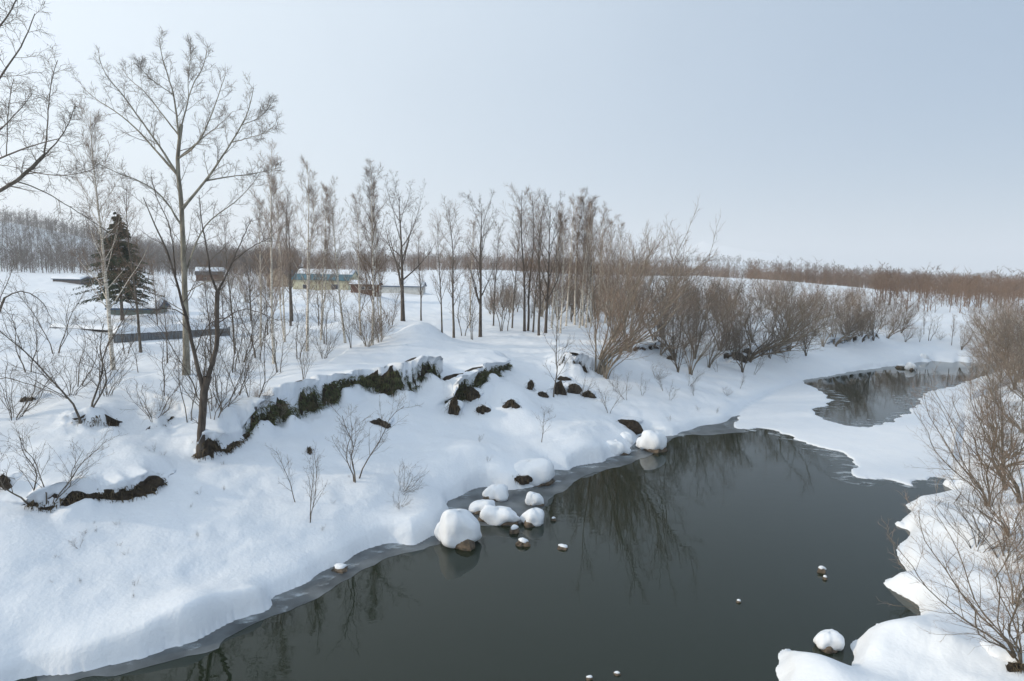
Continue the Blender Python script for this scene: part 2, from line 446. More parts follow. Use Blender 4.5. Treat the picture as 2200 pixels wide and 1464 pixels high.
def height(x, y, full=False):
    x = np.asarray(x, float); y = np.asarray(y, float)
    r = np.hypot(x, y)
    near = r < 150
    # signed distance to open water
    sd = np.full(x.shape, 30.0)
    inl, inr = np.zeros(x.shape, bool), np.zeros(x.shape, bool)
    u, v = np.zeros(x.shape), np.zeros(x.shape)
    xn, yn = x[near], y[near]
    if xn.size:
        d1, _ = seg_dist(xn, yn, MAIN, True); i1 = inside(xn, yn, MAIN)
        d2, _ = seg_dist(xn, yn, FARP, True); i2 = inside(xn, yn, FARP)
        sd[near] = np.minimum(np.where(i1, -d1, d1), np.where(i2, -d2, d2))
        inl[near] = inside(xn, yn, LEFT_AREA); inr[near] = inside(xn, yn, RIGHT_AREA)
        ul, _ = seg_dist(xn, yn, LB_S, False); vl, _ = seg_dist(xn, yn, RB_S, False)
        ub, _ = seg_dist(xn, yn, LB[::2], False); vb, _ = seg_dist(xn, yn, RB[::3], False)
        k = sm(.15, 1.6, ub); u[near] = ub * (1 - k) + ul * k
        k = sm(.6, 3.0, vb); v[near] = vb * (1 - k) + vl * k
    f = ~near
    if f.any():
        xf, yf = x[f], y[f]
        inl[f] = inside(xf, yf, LEFT_AREA); inr[f] = inside(xf, yf, RIGHT_AREA)
        u[f], _ = seg_dist(xf, yf, LB_S, False); v[f], _ = seg_dist(xf, yf, RB_S, False)
    zl = np.interp(u, UL, ZL); zr = np.interp(v, UR, ZR)
    big = fbm(x, y, 9.0, 3, 11)
    mid = fbm(x, y, 2.2, 3, 21)
    fine = fbm(x, y, .55, 2, 41)
    crust = fbm(x * .8 + y * .6, (y * .8 - x * .6) * 2.2, .5, 3, 47) * sm(-.1, .25, fbm(x, y, 5.0, 2, 48))
    land = np.where(inl, zl, np.where(inr, zr, .05))
    grow = np.where(inl, sm(.3, 6, u), np.where(inr, sm(.5, 6, v), 0))
    near_w = np.where(inl, sm(.2, 1.5, u), np.where(inr, sm(.2, 1.5, v), 0))
    base = land + grow * (.42 * big) + near_w * (.15 * mid) + (.035 * fine + .035 * crust) * near_w + .012 * mid * (1 - near_w)
    ridge = noise2((x * .67 + y * .74) / .85, (x * .74 - y * .67) / 4.5, 88)
    base = base + np.where(inr, .46 * ridge * sm(.1, 1.0, v) * (1 - .8 * sm(4, 12, v)), 0)
    # far rises: the wooded hill on the left, the low white rise in the middle, hills to the right
    far = sm(60, 260, r) * inl
    hill = 0
    for (hx, hy, rx, ry, hh) in HILLS:
        hill = hill + hh * np.exp(-((x - hx) / rx) ** 2 - ((y - hy) / ry) ** 2)
    base = base + hill * np.where(inl, sm(10, 60, u), sm(10, 120, v))
    for (c, rr, hh) in MW:
        q = ((x - c[0]) ** 2 + (y - c[1]) ** 2) / (rr * rr)
        base = base + np.where(q < 9, hh * np.exp(-q * 1.2), 0) * np.where(inl | inr, 1, 0)
    step = np.zeros(x.shape)
    for s in SCARPS:
        k = (x > s['bb'][0]) & (x < s['bb'][1]) & (y > s['bb'][2]) & (y < s['bb'][3])
        if not k.any():
            continue
        d, h, fd, nx, ny = scarp_fields(x[k], y[k], s)
        st = h * fd * sm(.03, .30, d) * (1 - .8 * sm(.8, 5.0, d))
        # snow banked unevenly against the foot of the face
        st = st + h * fd * np.clip(.08 + 1.0 * fbm(x[k], y[k], 1.1, 3, 61), 0, .5) * sm(-.9, -.12, d) * (1 - sm(-.05, .1, d))
        step[k] += st
    base = base + step
    w = np.where(inl, .34 + .25 * (fbm(x, y, 1.3, 2, 51)), np.where(inr, .62, .12))
    t = np.clip(sd / np.maximum(w, .08), 0, 1)
    h = base * np.sqrt(np.maximum(0, 1 - (1 - t) ** 2))
    h = np.where(sd < 0, -.7 * sm(0, .5, -sd) - .04, h)
    return h

# gaussian rises: centre x, y, radius x, radius y, height
def at(px, d):
    return ((px - 1100) / 1300 * d, d)
HILLS = [(*at(-70, 330), 75, 90, 24), (*at(420, 420), 160, 80, 1.5), (*at(820, 420), 120, 90, 3), (*at(1030, 210), 45, 70, 3.4), (*at(1200, 330), 140, 110, 2.0),
         (*at(1560, 160), 42, 48, 3.4), (*at(1560, 900), 130, 160, 15), (*at(1200, 900), 400, 200, 7), (*at(1950, 1100), 300, 150, 2), (*at(600, 900), 500, 250, 12), (*at(-300, 700), 300, 300, 45)]

def ground_hit(px, py, lift=0.0):
    """first point of the ground along the pixel's ray"""
    d = ray(px, py)
    t = np.exp(np.linspace(math.log(7), math.log(900), 900))
    pts = CAM[None] + d[None] * t[:, None]
    g = height(pts[:, 0], pts[:, 1])
    k = np.nonzero(g > pts[:, 2])[0]
    i = k[0] if len(k) else len(t) - 1
    if i > 0:
        a, b = pts[i - 1][2] - g[i - 1], g[i] - pts[i][2]
        f = a / (a + b + 1e-9)
        q = pts[i - 1] + (pts[i] - pts[i - 1]) * f
    else:
        q = pts[i]
    return np.array([q[0], q[1], q[2] + lift])

def ground_hits(pix):
    """ground_hit for many pixels at once"""
    D = np.array([ray(a, b) for a, b in pix])
    t = np.exp(np.linspace(math.log(7), math.log(900), 700))
    X = D[:, None, :] * t[None, :, None] + CAM
    g = height(X[..., 0].ravel(), X[..., 1].ravel()).reshape(X.shape[:2])
    out = []
    for j in range(len(pix)):
        k = np.nonzero(g[j] > X[j, :, 2])[0]
        i = k[0] if len(k) else len(t) - 1
        i = max(i, 1)
        a, b = X[j, i - 1, 2] - g[j, i - 1], g[j, i] - X[j, i, 2]
        f = min(max(a / (a + b + 1e-9), 0), 1)
        out.append(X[j, i - 1] + (X[j, i] - X[j, i - 1]) * f)
    return np.array(out)

ALL_SCARPS, SCARPS = SCARPS, []
for s in ALL_SCARPS:
    hit = ground_hits(s['bot'])
    b = [v[:2] for v in hit]
    dist = [math.hypot(*v) for v in b]
    bx = np.array([p[0] for p in s['bot']], float)
    tp = np.interp(bx, [p[0] for p in s['top']], [p[1] for p in s['top']])
    hh = (np.array([p[1] for p in s['bot']]) - tp) / F_PX * np.array(dist) * 1.05
    pl = np.array(b)
    seg = np.r_[0, np.cumsum(np.hypot(*np.diff(pl, axis=0).T))]
    n = max(14, int(seg[-1] / .12))
    tt = np.linspace(0, seg[-1], n)
    ln = np.c_[np.interp(tt, seg, pl[:, 0]), np.interp(tt, seg, pl[:, 1])]
    for _ in range(50):
        ln[1:-1] = (ln[:-2] + 2 * ln[1:-1] + ln[2:]) / 4
    s['line'] = ln
    ta = np.linspace(0, 1, n)
    e = min(.25, .5 / seg[-1])
    s['h'] = np.interp(tt, seg, hh) * sm(-.3 * e, e, ta) * sm(-.3 * e, e, 1 - ta)
    s['len'] = seg[-1]
    d = np.gradient(ln, axis=0)
    for _ in range(12):
        d[1:-1] = (d[:-2] + 2 * d[1:-1] + d[2:]) / 4
    d /= np.linalg.norm(d, axis=1)[:, None]
    s['nrm'] = np.c_[-d[:, 1], d[:, 0]]       # points inland (left of the direction of travel)
    s['bb'] = (ln[:, 0].min() - 7, ln[:, 0].max() + 7, ln[:, 1].min() - 7, ln[:, 1].max() + 7)
SCARPS = ALL_SCARPS

# ------------------------------------------------------------------ the snow covered ground: one sheet, finest where it is near
def build_ground():
    a = np.r_[np.linspace(-180, -52, 42)[:-1], np.linspace(-52, 52, 820), np.linspace(52, 180, 42)[1:]]
    a = np.radians(a)
    r = np.r_[np.exp(np.linspace(math.log(.8), math.log(9), 26))[:-1], np.exp(np.linspace(math.log(9), math.log(75), 410))[:-1],
              np.exp(np.linspace(math.log(75), math.log(600), 95))[:-1], np.exp(np.linspace(math.log(600), math.log(5200), 36))]
    A, Rr = np.meshgrid(a, r)
    x, y = (np.sin(A) * Rr).ravel(), (np.cos(A) * Rr).ravel()
    z = height(x, y)
    # snow lips: the edge above each scarp leans out over the bare earth
    for s in SCARPS:
        k = (x > s['bb'][0]) & (x < s['bb'][1]) & (y > s['bb'][2]) & (y < s['bb'][3])
        d, h, fd, nx, ny = scarp_fields(x[k], y[k], s)
        lip = fd * sm(.16, .34, d) * (1 - sm(.40, 1.3, d)) * np.clip(h * .8, .12, .5)
        lip = lip * np.clip(.9 + (2.0 if s['mat'] == 'green' else 3.0) * fbm(x[k], y[k], .75, 3, 71), .1, 2.0)
        x[k] -= nx * lip
        y[k] -= ny * lip
        z[k] += .05 * lip - .35 * lip * np.clip(2 * fbm(x[k], y[k], .7, 2, 75), 0, 1)
    na, nr = len(a), len(r)
    idx = np.arange(na * nr).reshape(nr, na)
    f = np.stack([idx[:-1, :-1], idx[:-1, 1:], idx[1:, 1:], idx[1:, :-1]], -1).reshape(-1, 4)
    me = mesh_np('snow_ground', np.c_[x, y, z], f[:, ::-1], [M['snow']], True)
    o = obj('ground', me)
    tag(o, kind='structure')
    return o
build_ground()

def sheet(name, pts, z, mat, kind='structure'):
    bm = bmesh.new()
    vs_ = [bm.verts.new((p[0], p[1], z)) for p in pts]
    f = bm.faces.new(vs_)
    bmesh.ops.triangulate(bm, faces=[f])
    me = bpy.data.meshes.new(name); bm.to_mesh(me); bm.free()
    me.materials.append(mat)
    for p in me.polygons:
        if p.normal.z < 0: p.flip()
    return tag(obj(name, me), kind=kind)

tag(obj('river_water', mesh_np('river_water', [(-200, -200, 0), (400, -200, 0), (400, 260, 0), (-200, 260, 0)], [(0, 1, 2, 3)], [M['water']])), kind='structure')
# thin grey ice along the left shore
THIN = [(120, 1475), (313, 1437), (380, 1412), (467, 1398), (500, 1362), (567, 1335), (633, 1313), (667, 1300), (690, 1280), (733, 1258), (800, 1212), (853, 1196), (900, 1184), (935, 1172), (960, 1160)]
inner = [(960, 1110), (900, 1150), (830, 1120), (700, 1200), (560, 1280), (470, 1310), (360, 1340), (250, 1400), (60, 1440)]
sheet('thin_ice', wander(smooth_line(W(THIN + inner) + W(THIN[:1]), 1), .15, .22, 91)[:-1], .006, M['ice'])
THIN2 = [(975, 1128), (1040, 1132), (1120, 1128), (1160, 1100), (1187, 1067), (1210, 1057), (1240, 1031), (1283, 1013), (1333, 1003), (1350, 998), (1380, 984), (1405, 978), (1440, 947), (1477, 934), (1517, 936), (1580, 930), (1610, 928)]
inner2 = [(1600, 885), (1520, 895), (1440, 920), (1330, 960), (1210, 990), (1080, 1025), (980, 1050), (940, 1075)]
sheet('thin_ice', wander(smooth_line(W(THIN2 + inner2) + W(THIN2[:1]), 1), .15, .22, 92)[:-1], .006, M['ice'])

def slush_mat():
    m, nt, N, L, b = new_mat('slush_ice')
    b.inputs['Base Color'].default_value = (.42, .48, .53, 1)
    b.inputs['Roughness'].default_value = .6
    tc = N.new('ShaderNodeTexCoord')
    mp = N.new('ShaderNodeMapping'); mp.inputs['Scale'].default_value = (.7, 1.6, 1); mp.inputs['Rotation'].default_value = (0, 0, R(25))
    nz = N.new('ShaderNodeTexNoise'); nz.inputs['Scale'].default_value = 1.5; nz.inputs['Detail'].default_value = 9; nz.inputs['Roughness'].default_value = .65
    L.new(tc.outputs['Object'], mp.inputs[0]); L.new(mp.outputs[0], nz.inputs['Vector'])
    cr = N.new('ShaderNodeValToRGB')
    cr.color_ramp.elements[0].position, cr.color_ramp.elements[1].position = .50, .68
    cr.color_ramp.elements[0].color, cr.color_ramp.elements[1].color = (0, 0, 0, 1), (.9, .9, .9, 1)
    L.new(nz.outputs[0], cr.inputs[0]); L.new(cr.outputs[0], b.inputs['Alpha'])
    return m
M['slush'] = slush_mat()
def ribbon(name, line, w, z, mat, seed):
    """floating slush: an uneven band along an ice edge"""
    p = np.array(line); n = len(p)
    d = np.gradient(p, axis=0); d /= np.linalg.norm(d, axis=1)[:, None] + 1e-9
    for _ in range(8):
        d[1:-1] = (d[:-2] + 2 * d[1:-1] + d[2:]) / 4
    d /= np.linalg.norm(d, axis=1)[:, None] + 1e-9
    nr = np.c_[d[:, 1], -d[:, 0]]
    ww = w * (1 + 1.2 * fbm(p[:, 0], p[:, 1], 2.5, 2, seed))[:, None]
    e = sm(0, .12, np.linspace(0, 1, n))[:, None] * sm(0, .12, 1 - np.linspace(0, 1, n))[:, None]
    a, b = p - nr * .25, p + nr * ww * e
    V = np.r_[np.c_[a, np.full(n, z)], np.c_[b, np.full(n, z)]]
    i = np.arange(n - 1)
    tag(obj(name, mesh_np(name, V, np.c_[i, i + n, i + n + 1, i + 1], [mat])), kind='structure')
ribbon('slush_ice', lsh[4:-2], .45, .012, M['slush'], 9)
ribbon('slush_ice', ice_e, .9, .010, M['slush'], 3)
ribbon('slush_ice', far_p[len(far_p) // 2:], 1.0, .010, M['slush'], 4)
# ------------------------------------------------------------------ bare earth scarps: an uneven face and the grass that hangs over it
def blades(n, roots, out_dir, length, width, seed, droop=.6, spread=.5):
    g = np.random.default_rng(seed)
    k = g.integers(0, len(roots), n)
    p = roots[k] + g.normal(0, .03, (n, 3))
    d = out_dir[k] + g.normal(0, spread, (n, 3)) * g.uniform(.4, 1.6, (n, 1))
    d /= np.linalg.norm(d, axis=1)[:, None]
    L = length * g.uniform(.5, 1.3, n)[:, None]
    side = np.cross(d, g.normal(0, 1, (n, 3)))
    side /= np.linalg.norm(side, axis=1)[:, None] + 1e-9
    w = width * g.uniform(.6, 1.4, n)[:, None]
    mid = p + d * L * .55
    tip = p + d * L * .85 + np.array([0, 0, -1]) * L * droop
    V = np.stack([p - side * w, p + side * w, mid + side * w * .8, mid - side * w * .8, tip], 1).reshape(-1, 3)
    i = np.arange(n)[:, None] * 5
    Fq = np.concatenate([i + np.array([[0, 1, 2]]), i + np.array([[0, 2, 3]]), i + np.array([[3, 2, 4]])])
    return V, Fq

def build_scarp(j, s):
    ln, nr, hh = s['line'], s['nrm'], s['h']
    n = len(ln)
    zb = height(ln[:, 0] - nr[:, 0] * .10, ln[:, 1] - nr[:, 1] * .10)
    zt = height(ln[:, 0] + nr[:, 0] * .42, ln[:, 1] + nr[:, 1] * .42) - .10
    zf = height(ln[:, 0] - nr[:, 0] * 1.0, ln[:, 1] - nr[:, 1] * 1.0)
    zb = np.minimum(zb, np.maximum(zf, zt - hh * 1.25))
    for _ in range(6):
        zt[1:-1] = (zt[:-2] + 2 * zt[1:-1] + zt[2:]) / 4
    tq = np.linspace(0, s['len'], n)
    zt = zb + (zt - zb) * np.clip((1.06 if s['mat'] == 'green' else .95) + 1.1 * fbm(tq, tq * 0 + j, .9, 3, 66), .3, 1.0)
    zt = np.maximum(zt, zb + .02)
    rows = 7
    tt = np.linspace(0, s['len'], n)
    V = []
    for r in range(rows):
        f = r / (rows - 1)
        bulge = .04 * math.sin(f * math.pi) + .26 * fbm(tt * 1.0, tt * 0 + f * 1.3, .45, 3, 80 + j)
        off = (-.02 if s['mat'] == 'green' else -.03) + .22 * f - bulge
        z = zb - .16 + (zt - zb + .16) * f + .10 * math.sin(f * math.pi) * fbm(tt, tt * 0 + 3, .5, 2, 90 + j)
        V.append(np.c_[ln[:, 0] + nr[:, 0] * off, ln[:, 1] + nr[:, 1] * off, z])
    V.append(np.c_[ln[:, 0] + nr[:, 0] * .8, ln[:, 1] + nr[:, 1] * .8, zt - .12])
    V = np.array(V)
    rows += 1
    c = V[rows // 2, n // 2].copy(); c[2] = zb.min()
    idx = np.arange(rows * n).reshape(rows, n)
    Fc = np.stack([idx[:-1, :-1], idx[:-1, 1:], idx[1:, 1:], idx[1:, :-1]], -1).reshape(-1, 4)
    root = empty('earth_scarp', c)
    tag(root, s['label'], 'earth bank')
    obj('earth_face', mesh_np('earth_face', V.reshape(-1, 3) - c, Fc, [M['earth']], False), root)
    # grass
    big = hh > .12
    roots = np.concatenate([V[5][big], V[4][big], V[3][big], V[2][big]]) if big.any() else V[3]
    od = np.tile(np.c_[-nr[big] * .8, np.full(big.sum(), -.25)], (4, 1)) if big.any() else np.c_[-nr, np.zeros(n)]
    m = M['grass_green'] if s['mat'] == 'green' else M['grass_dry']
    cnt = int(s['len'] * (260 if s['mat'] == 'green' else 120))
    Vb, Fb = blades(cnt, roots, od, .34 if s['mat'] == 'green' else .20, .014, 50 + j, .55, .45)
    mesh = mesh_np('grass', Vb - c, Fb, [m, M['grass_dry'], M['grass_green']], False)
    g = np.random.default_rng(j)
    mesh.polygons.foreach_set('material_index', np.tile(np.where(g.random(cnt) < .22, 1, 0), 3).astype(np.int32))
    o = obj('hanging_grass', mesh, root)
    o['kind'] = 'stuff'
for j, s in enumerate(SCARPS):
    build_scarp(j, s)

# ------------------------------------------------------------------ boulders in the river with their caps of snow
def lump(seed, sx, sy, sz, rough=.18, flat=.25, nu=26, nv=14, power=.8):
    """a pillow: rounded top, flattened underside, uneven outline"""
    g = np.random.default_rng(seed)
    ph = g.uniform(0, 6.28, 12)
    th = np.linspace(0, 2 * math.pi, nu, endpoint=False)
    la = np.linspace(-math.pi / 2, math.pi / 2, nv)
    T, A = np.meshgrid(th, la)
    rad = 1 + rough * (.6 * np.sin(2 * T + ph[0]) + .5 * np.sin(3 * T + ph[1] + A) + .3 * np.sin(5 * T + ph[2] - 2 * A) + .2 * np.sin(9 * T + ph[4] + 3 * A))
    ca = np.cos(A) ** power
    x, y = ca * np.cos(T) * rad * sx, ca * np.sin(T) * rad * sy
    z = np.sin(A)
    z = np.where(z < 0, z * flat, z) * sz * (1 + .25 * rough * np.sin(2 * T + ph[3]))
    V = np.c_[x.ravel(), y.ravel(), z.ravel()]
    idx = np.arange(nu * nv).reshape(nv, nu)
    nx = np.roll(idx, -1, 1)
    Fc = np.stack([idx[:-1], nx[:-1], nx[1:], idx[1:]], -1).reshape(-1, 4)
    return V, Fc

BOULDERS = [  # x, waterline y, width px, height px, how the cap sits, label
    (988, 1180, 92, 70, 'dome', 'large brown boulder under a tall domed cap of snow beside the bank'),
    (1065, 1078, 56, 30, 'low', 'squarish snow capped stone between the bank and the elongated snow covered rock'),
    (1149, 1088, 40, 26, 'low', 'round snow capped stone standing alone in open water off the ice'),
    (1038, 1106, 56, 24, 'low', 'oval snow capped stone with a strip of brown rock showing below'),
    (1073, 1128, 102, 32, 'long', 'elongated snow covered rock beside the tall domed boulder'),
    (1144, 1132, 52, 32, 'low', 'rounded snow capped stone touching the end of the elongated rock'),
    (1105, 1147, 25, 17, 'rock', 'dark wedge shaped stone with a thin white cap, nearer the elongated rock'),
    (1124, 1175, 28, 16, 'rock', 'dark pointed stone with a thin sloping white cap in open water'),
    (1210, 1182, 26, 9, 'rock', 'flat dark slab with a thin streak of snow in open water'),
    (1189, 1120, 11, 9, 'rock', 'tiny dark stone dusted with snow off the rounded stones'),
    (731, 1231, 40, 14, 'rock', 'flat stone half covered with snow frozen into the grey shore ice'),
    (1140, 1046, 100, 46, 'dome', 'wide snow covered rock mass with a dark hollow at the edge of the bank'),
    (1403, 973, 60, 38, 'dome', 'domed snow covered boulder off the bank by the side stream mouth'),
    (1338, 957, 46, 22, 'low', 'small snow capped stone on the bank side of the stream mouth'),
    (1326, 980, 58, 28, 'low', 'broad snow cushion on a rock at the tip of the bank'),
    (1778, 1402, 60, 38, 'low', 'egg shaped snow capped stone off the scalloped snow shore'),
    (1765, 1232, 21, 14, 'rock', 'larger of two small snow capped stones in the middle of the pool'),
    (1772, 1246, 12, 9, 'rock', 'smaller of two small snow capped stones in the middle of the pool'),
    (1587, 1296, 12, 7, 'rock', 'tiny dark stone barely breaking the middle of the pool'),
    (1885, 1349, 11, 8, 'rock', 'tiny snow tipped stone near the scalloped snow shore'),
    (1957, 796, 19, 15, 'dome', 'snow domed boulder with its reflection in the far pool'),
    (1936, 792, 22, 9, 'rock', 'dark low rock at the edge of the far pool'),
    (1983, 776, 18, 14, 'dome', 'dark boulder under snow on the bank behind the far pool'),
    (1266, 1462, 17, 8, 'rock', 'small snow dusted stone in dark water below the bridge'),
    (1325, 1452, 16, 7, 'rock', 'brownish stone just breaking dark water below the bridge'),
]
for j, (px, py, w, h, kind, label) in enumerate(BOULDERS):
    c = P(px, py, 0)
    d = c[1]
    sx = w / F_PX * d / 2
    sz = h / F_PX * d
    sy = sx * {'long': .5, 'dome': .9, 'low': .75, 'rock': .7}[kind]
    c[1] += sy * .85
    c[0] *= c[1] / d
    root = empty('boulder', (c[0], c[1], 0))
    tag(root, label, 'boulder')
    if kind == 'rock':
        V, Fc = lump(200 + j, sx, sy, sz * .8, .3, .8, 16, 9, 1.0)
        obj('rock', mesh_np('rock', V, Fc, [M['rock']], False), root)
        V, Fc = lump(230 + j, sx * .78, sy * .72, sz * .38, .22, .3, 16, 8)
        o = obj('snow_cap', mesh_np('snow_cap', V, Fc, [M['snow']], True), root, (0, 0, sz * .62))
        o.rotation_euler = (R(8), R(rng.uniform(-10, 10)), 0)
    else:
        V, Fc = lump(200 + j, sx * .9, sy * .92, sz * .5, .28, 1.0, 18, 10, 1.0)
        obj('rock', mesh_np('rock', V, Fc, [M['rock']], False), root)
        lift = {'dome': .34, 'low': .30, 'long': .28}[kind] * sz
        V, Fc = lump(230 + j, sx, sy, sz * .74, {'dome': .13, 'low': .20, 'long': .24}[kind], .55, 48, 26, .62)
        V[:, 2] *= 1 + .22 * V[:, 0] / sx * (1 if j % 2 else -1)
        V += .2 * sx * np.c_[fbm(V[:, 0] + 9 * j, V[:, 2], sx * 1.1, 2, j), fbm(V[:, 1], V[:, 2] + 5, sx * 1.1, 2, j), fbm(V[:, 0], V[:, 1], sx * 1.0, 2, j + 3)]
        o = obj('snow_cap', mesh_np('snow_cap', V, Fc, [M['snow']], True), root, (0, 0, lift))
        o.rotation_euler = (0, 0, R(rng.uniform(-15, 15)))
        if kind == 'dome':        # the lower shoulder of the cap, towards the bank
            V, Fc = lump(260 + j, sx * .62, sy * .7, sz * .46, .2, .6, 36, 18, .65)
            V += .12 * sx * np.c_[fbm(V[:, 0], V[:, 2], sx * .5, 3, j), fbm(V[:, 1], V[:, 2], sx * .5, 3, j + 1), fbm(V[:, 0], V[:, 1], sx * .5, 3, j + 2)]
            obj('snow_shoulder', mesh_np('snow_shoulder', V, Fc, [M['snow']], True), root, (-sx * .62, sy * .35, sz * .24))

# clods of earth and roots that show through the snow of the bank
CLODS = [(818, 912, 34, 14, 'dark earth patch under a small snow brow on the open slope'), (975, 888, 26, 44, 'tall dark root clod below the grassy scarp'),
    (1003, 856, 46, 30, 'wide dark clod with drooping roots below the grassy scarp'), (1036, 884, 24, 16, 'small root clod near the wide dark clod'),
    (1098, 872, 26, 18, 'slanting earth patch on the tumbled snow blocks'), (1139, 836, 16, 22, 'narrow upright clod between tumbled snow blocks'),
    (1163, 851, 20, 12, 'flat dark clod among tumbled snow blocks'), (1201, 846, 20, 34, 'tall shaggy clod at the foot of the thin leaning sapling'),
    (1231, 842, 36, 22, 'broad brown clod like an arch below the leaning willow'), (1263, 852, 26, 16, 'brown clod with trailing roots below the leaning willow'),
    (1352, 918, 52, 20, 'brown tangle of roots above the domed boulder at the stream mouth'), (1205, 815, 30, 8, 'flat dark gap in the snow under the earth hollow'),
    (665, 973, 12, 10, 'tiny dark stub by the thin sapling on the open slope'), (64, 860, 24, 12, 'dark hollow around a buried stump in the upper snow'),
    (8, 1045, 34, 30, 'dark grassy clod at the end of the lowest ledge'), (1585, 770, 40, 16, 'dark stump among the farther willows'), (1440, 772, 18, 10, 'dark knot of roots under a leaning willow stem'),
    (2186, 1432, 46, 26, 'dark root stool of the nearest willow shrub in the scalloped snow'), (1120, 1030, 40, 12, 'dark hollow in the wide snow covered rock mass')]
hit = ground_hits([(c[0], c[1]) for c in CLODS])
for j, ((px, py, w, h, label), g0) in enumerate(zip(CLODS, hit)):
    d = g0[1]
    sx, sz = w / F_PX * d / 2, h / F_PX * d
    root = empty('earth_clod', g0 - np.array([0, 0, .05]))
    tag(root, label, 'earth clod')
    V, Fc = lump(400 + j, sx, sx * .45 + .08, sz * .85, .5, .8, 22, 12, 1.0)
    V += np.c_[fbm(V[:, 0] + j, V[:, 2], .25, 3, j), fbm(V[:, 1] + j, V[:, 2], .25, 3, j + 5), fbm(V[:, 0], V[:, 1] + j, .25, 3, j + 8)] * .14
    obj('earth', mesh_np('earth', V, Fc, [M['earth']], False), root)
    if h > .7 * w:
        sz *= .8
    Vs, Fs = lump(430 + j, sx * 1.5, sx * .9 + .2, sz * .35 + .05, .22, .8, 26, 12)
    o = obj('snow_cap', mesh_np('snow_cap', Vs, Fs, [M['snow']], True), root, (rng.uniform(-.3, .3) * sx, sx * .95 + .25, sz * .35))
    rts = V[V[:, 2] > sz * .2]
    if len(rts):
        Vb, Fb = blades(90, rts, np.tile(np.array([[0, -.7, -.5]]), (len(rts), 1)), max(.14, sz * .8), .009, 460 + j, .5, .6)
        o = obj('hanging_roots', mesh_np('hanging_roots', Vb, Fb, [M['grass_dry']]), root)
        o['kind'] = 'stuff'
# ------------------------------------------------------------------ bare trees: branches grown level by level, then skinned as tapered tubes
def tubes(Pts, Rad, sides):
    """(B,K,3) lines and (B,K) radii -> vertices and quads"""
    B, K, _ = Pts.shape
    t = np.gradient(Pts, axis=1)
    t /= np.linalg.norm(t, axis=2, keepdims=True) + 1e-9
    ref = np.where(np.abs(t[:, :1, 2:3]) > .9, np.array([1., 0, 0]), np.array([0, 0, 1.]))
    ref = np.broadcast_to(ref, t.shape)
    u = np.cross(t, ref); u /= np.linalg.norm(u, axis=2, keepdims=True) + 1e-9
    v = np.cross(t, u)
    a = np.arange(sides) * 2 * math.pi / sides
    V = Pts[:, :, None, :] + Rad[:, :, None, None] * (np.cos(a)[None, None, :, None] * u[:, :, None, :] + np.sin(a)[None, None, :, None] * v[:, :, None, :])
    idx = np.arange(B * K * sides).reshape(B, K, sides)
    nx = np.roll(idx, -1, 2)
    Fc = np.stack([idx[:, :-1], nx[:, :-1], nx[:, 1:], idx[:, 1:]], -1).reshape(-1, 4)
    return V.reshape(-1, 3), Fc

def join_tubes(levels, sides):
    Vs, Fs, n = [], [], 0
    for (p, r), s in zip(levels, sides):
        V, Fc = tubes(p, r, s)
        Vs.append(V); Fs.append(Fc + n); n += len(V)
    return np.concatenate(Vs), np.concatenate(Fs)

def stem(pts, r0, r1, K=16, flare=.35, jit=0.0, g=None):
    p = np.array(pts, float)
    for _ in range(2):
        if len(p) > 2:
            q = np.empty((2 * len(p) - 2, 3)); q[0::2] = p[:-1] * .75 + p[1:] * .25; q[1::2] = p[:-1] * .25 + p[1:] * .75
            p = np.vstack([p[:1], q, p[-1:]])
    seg = np.r_[0, np.cumsum(np.linalg.norm(np.diff(p, axis=0), axis=1))]
    t = np.linspace(0, 1, K)
    out = np.stack([np.interp(t * seg[-1], seg, p[:, k]) for k in range(3)], 1)
    if jit and g is not None:
        out[1:-1] += g.normal(0, jit, (K - 2, 3))
    r = r0 + (r1 - r0) * t ** .85
    r = r * (1 + flare * np.exp(-t * seg[-1] / .35))
    return out, r

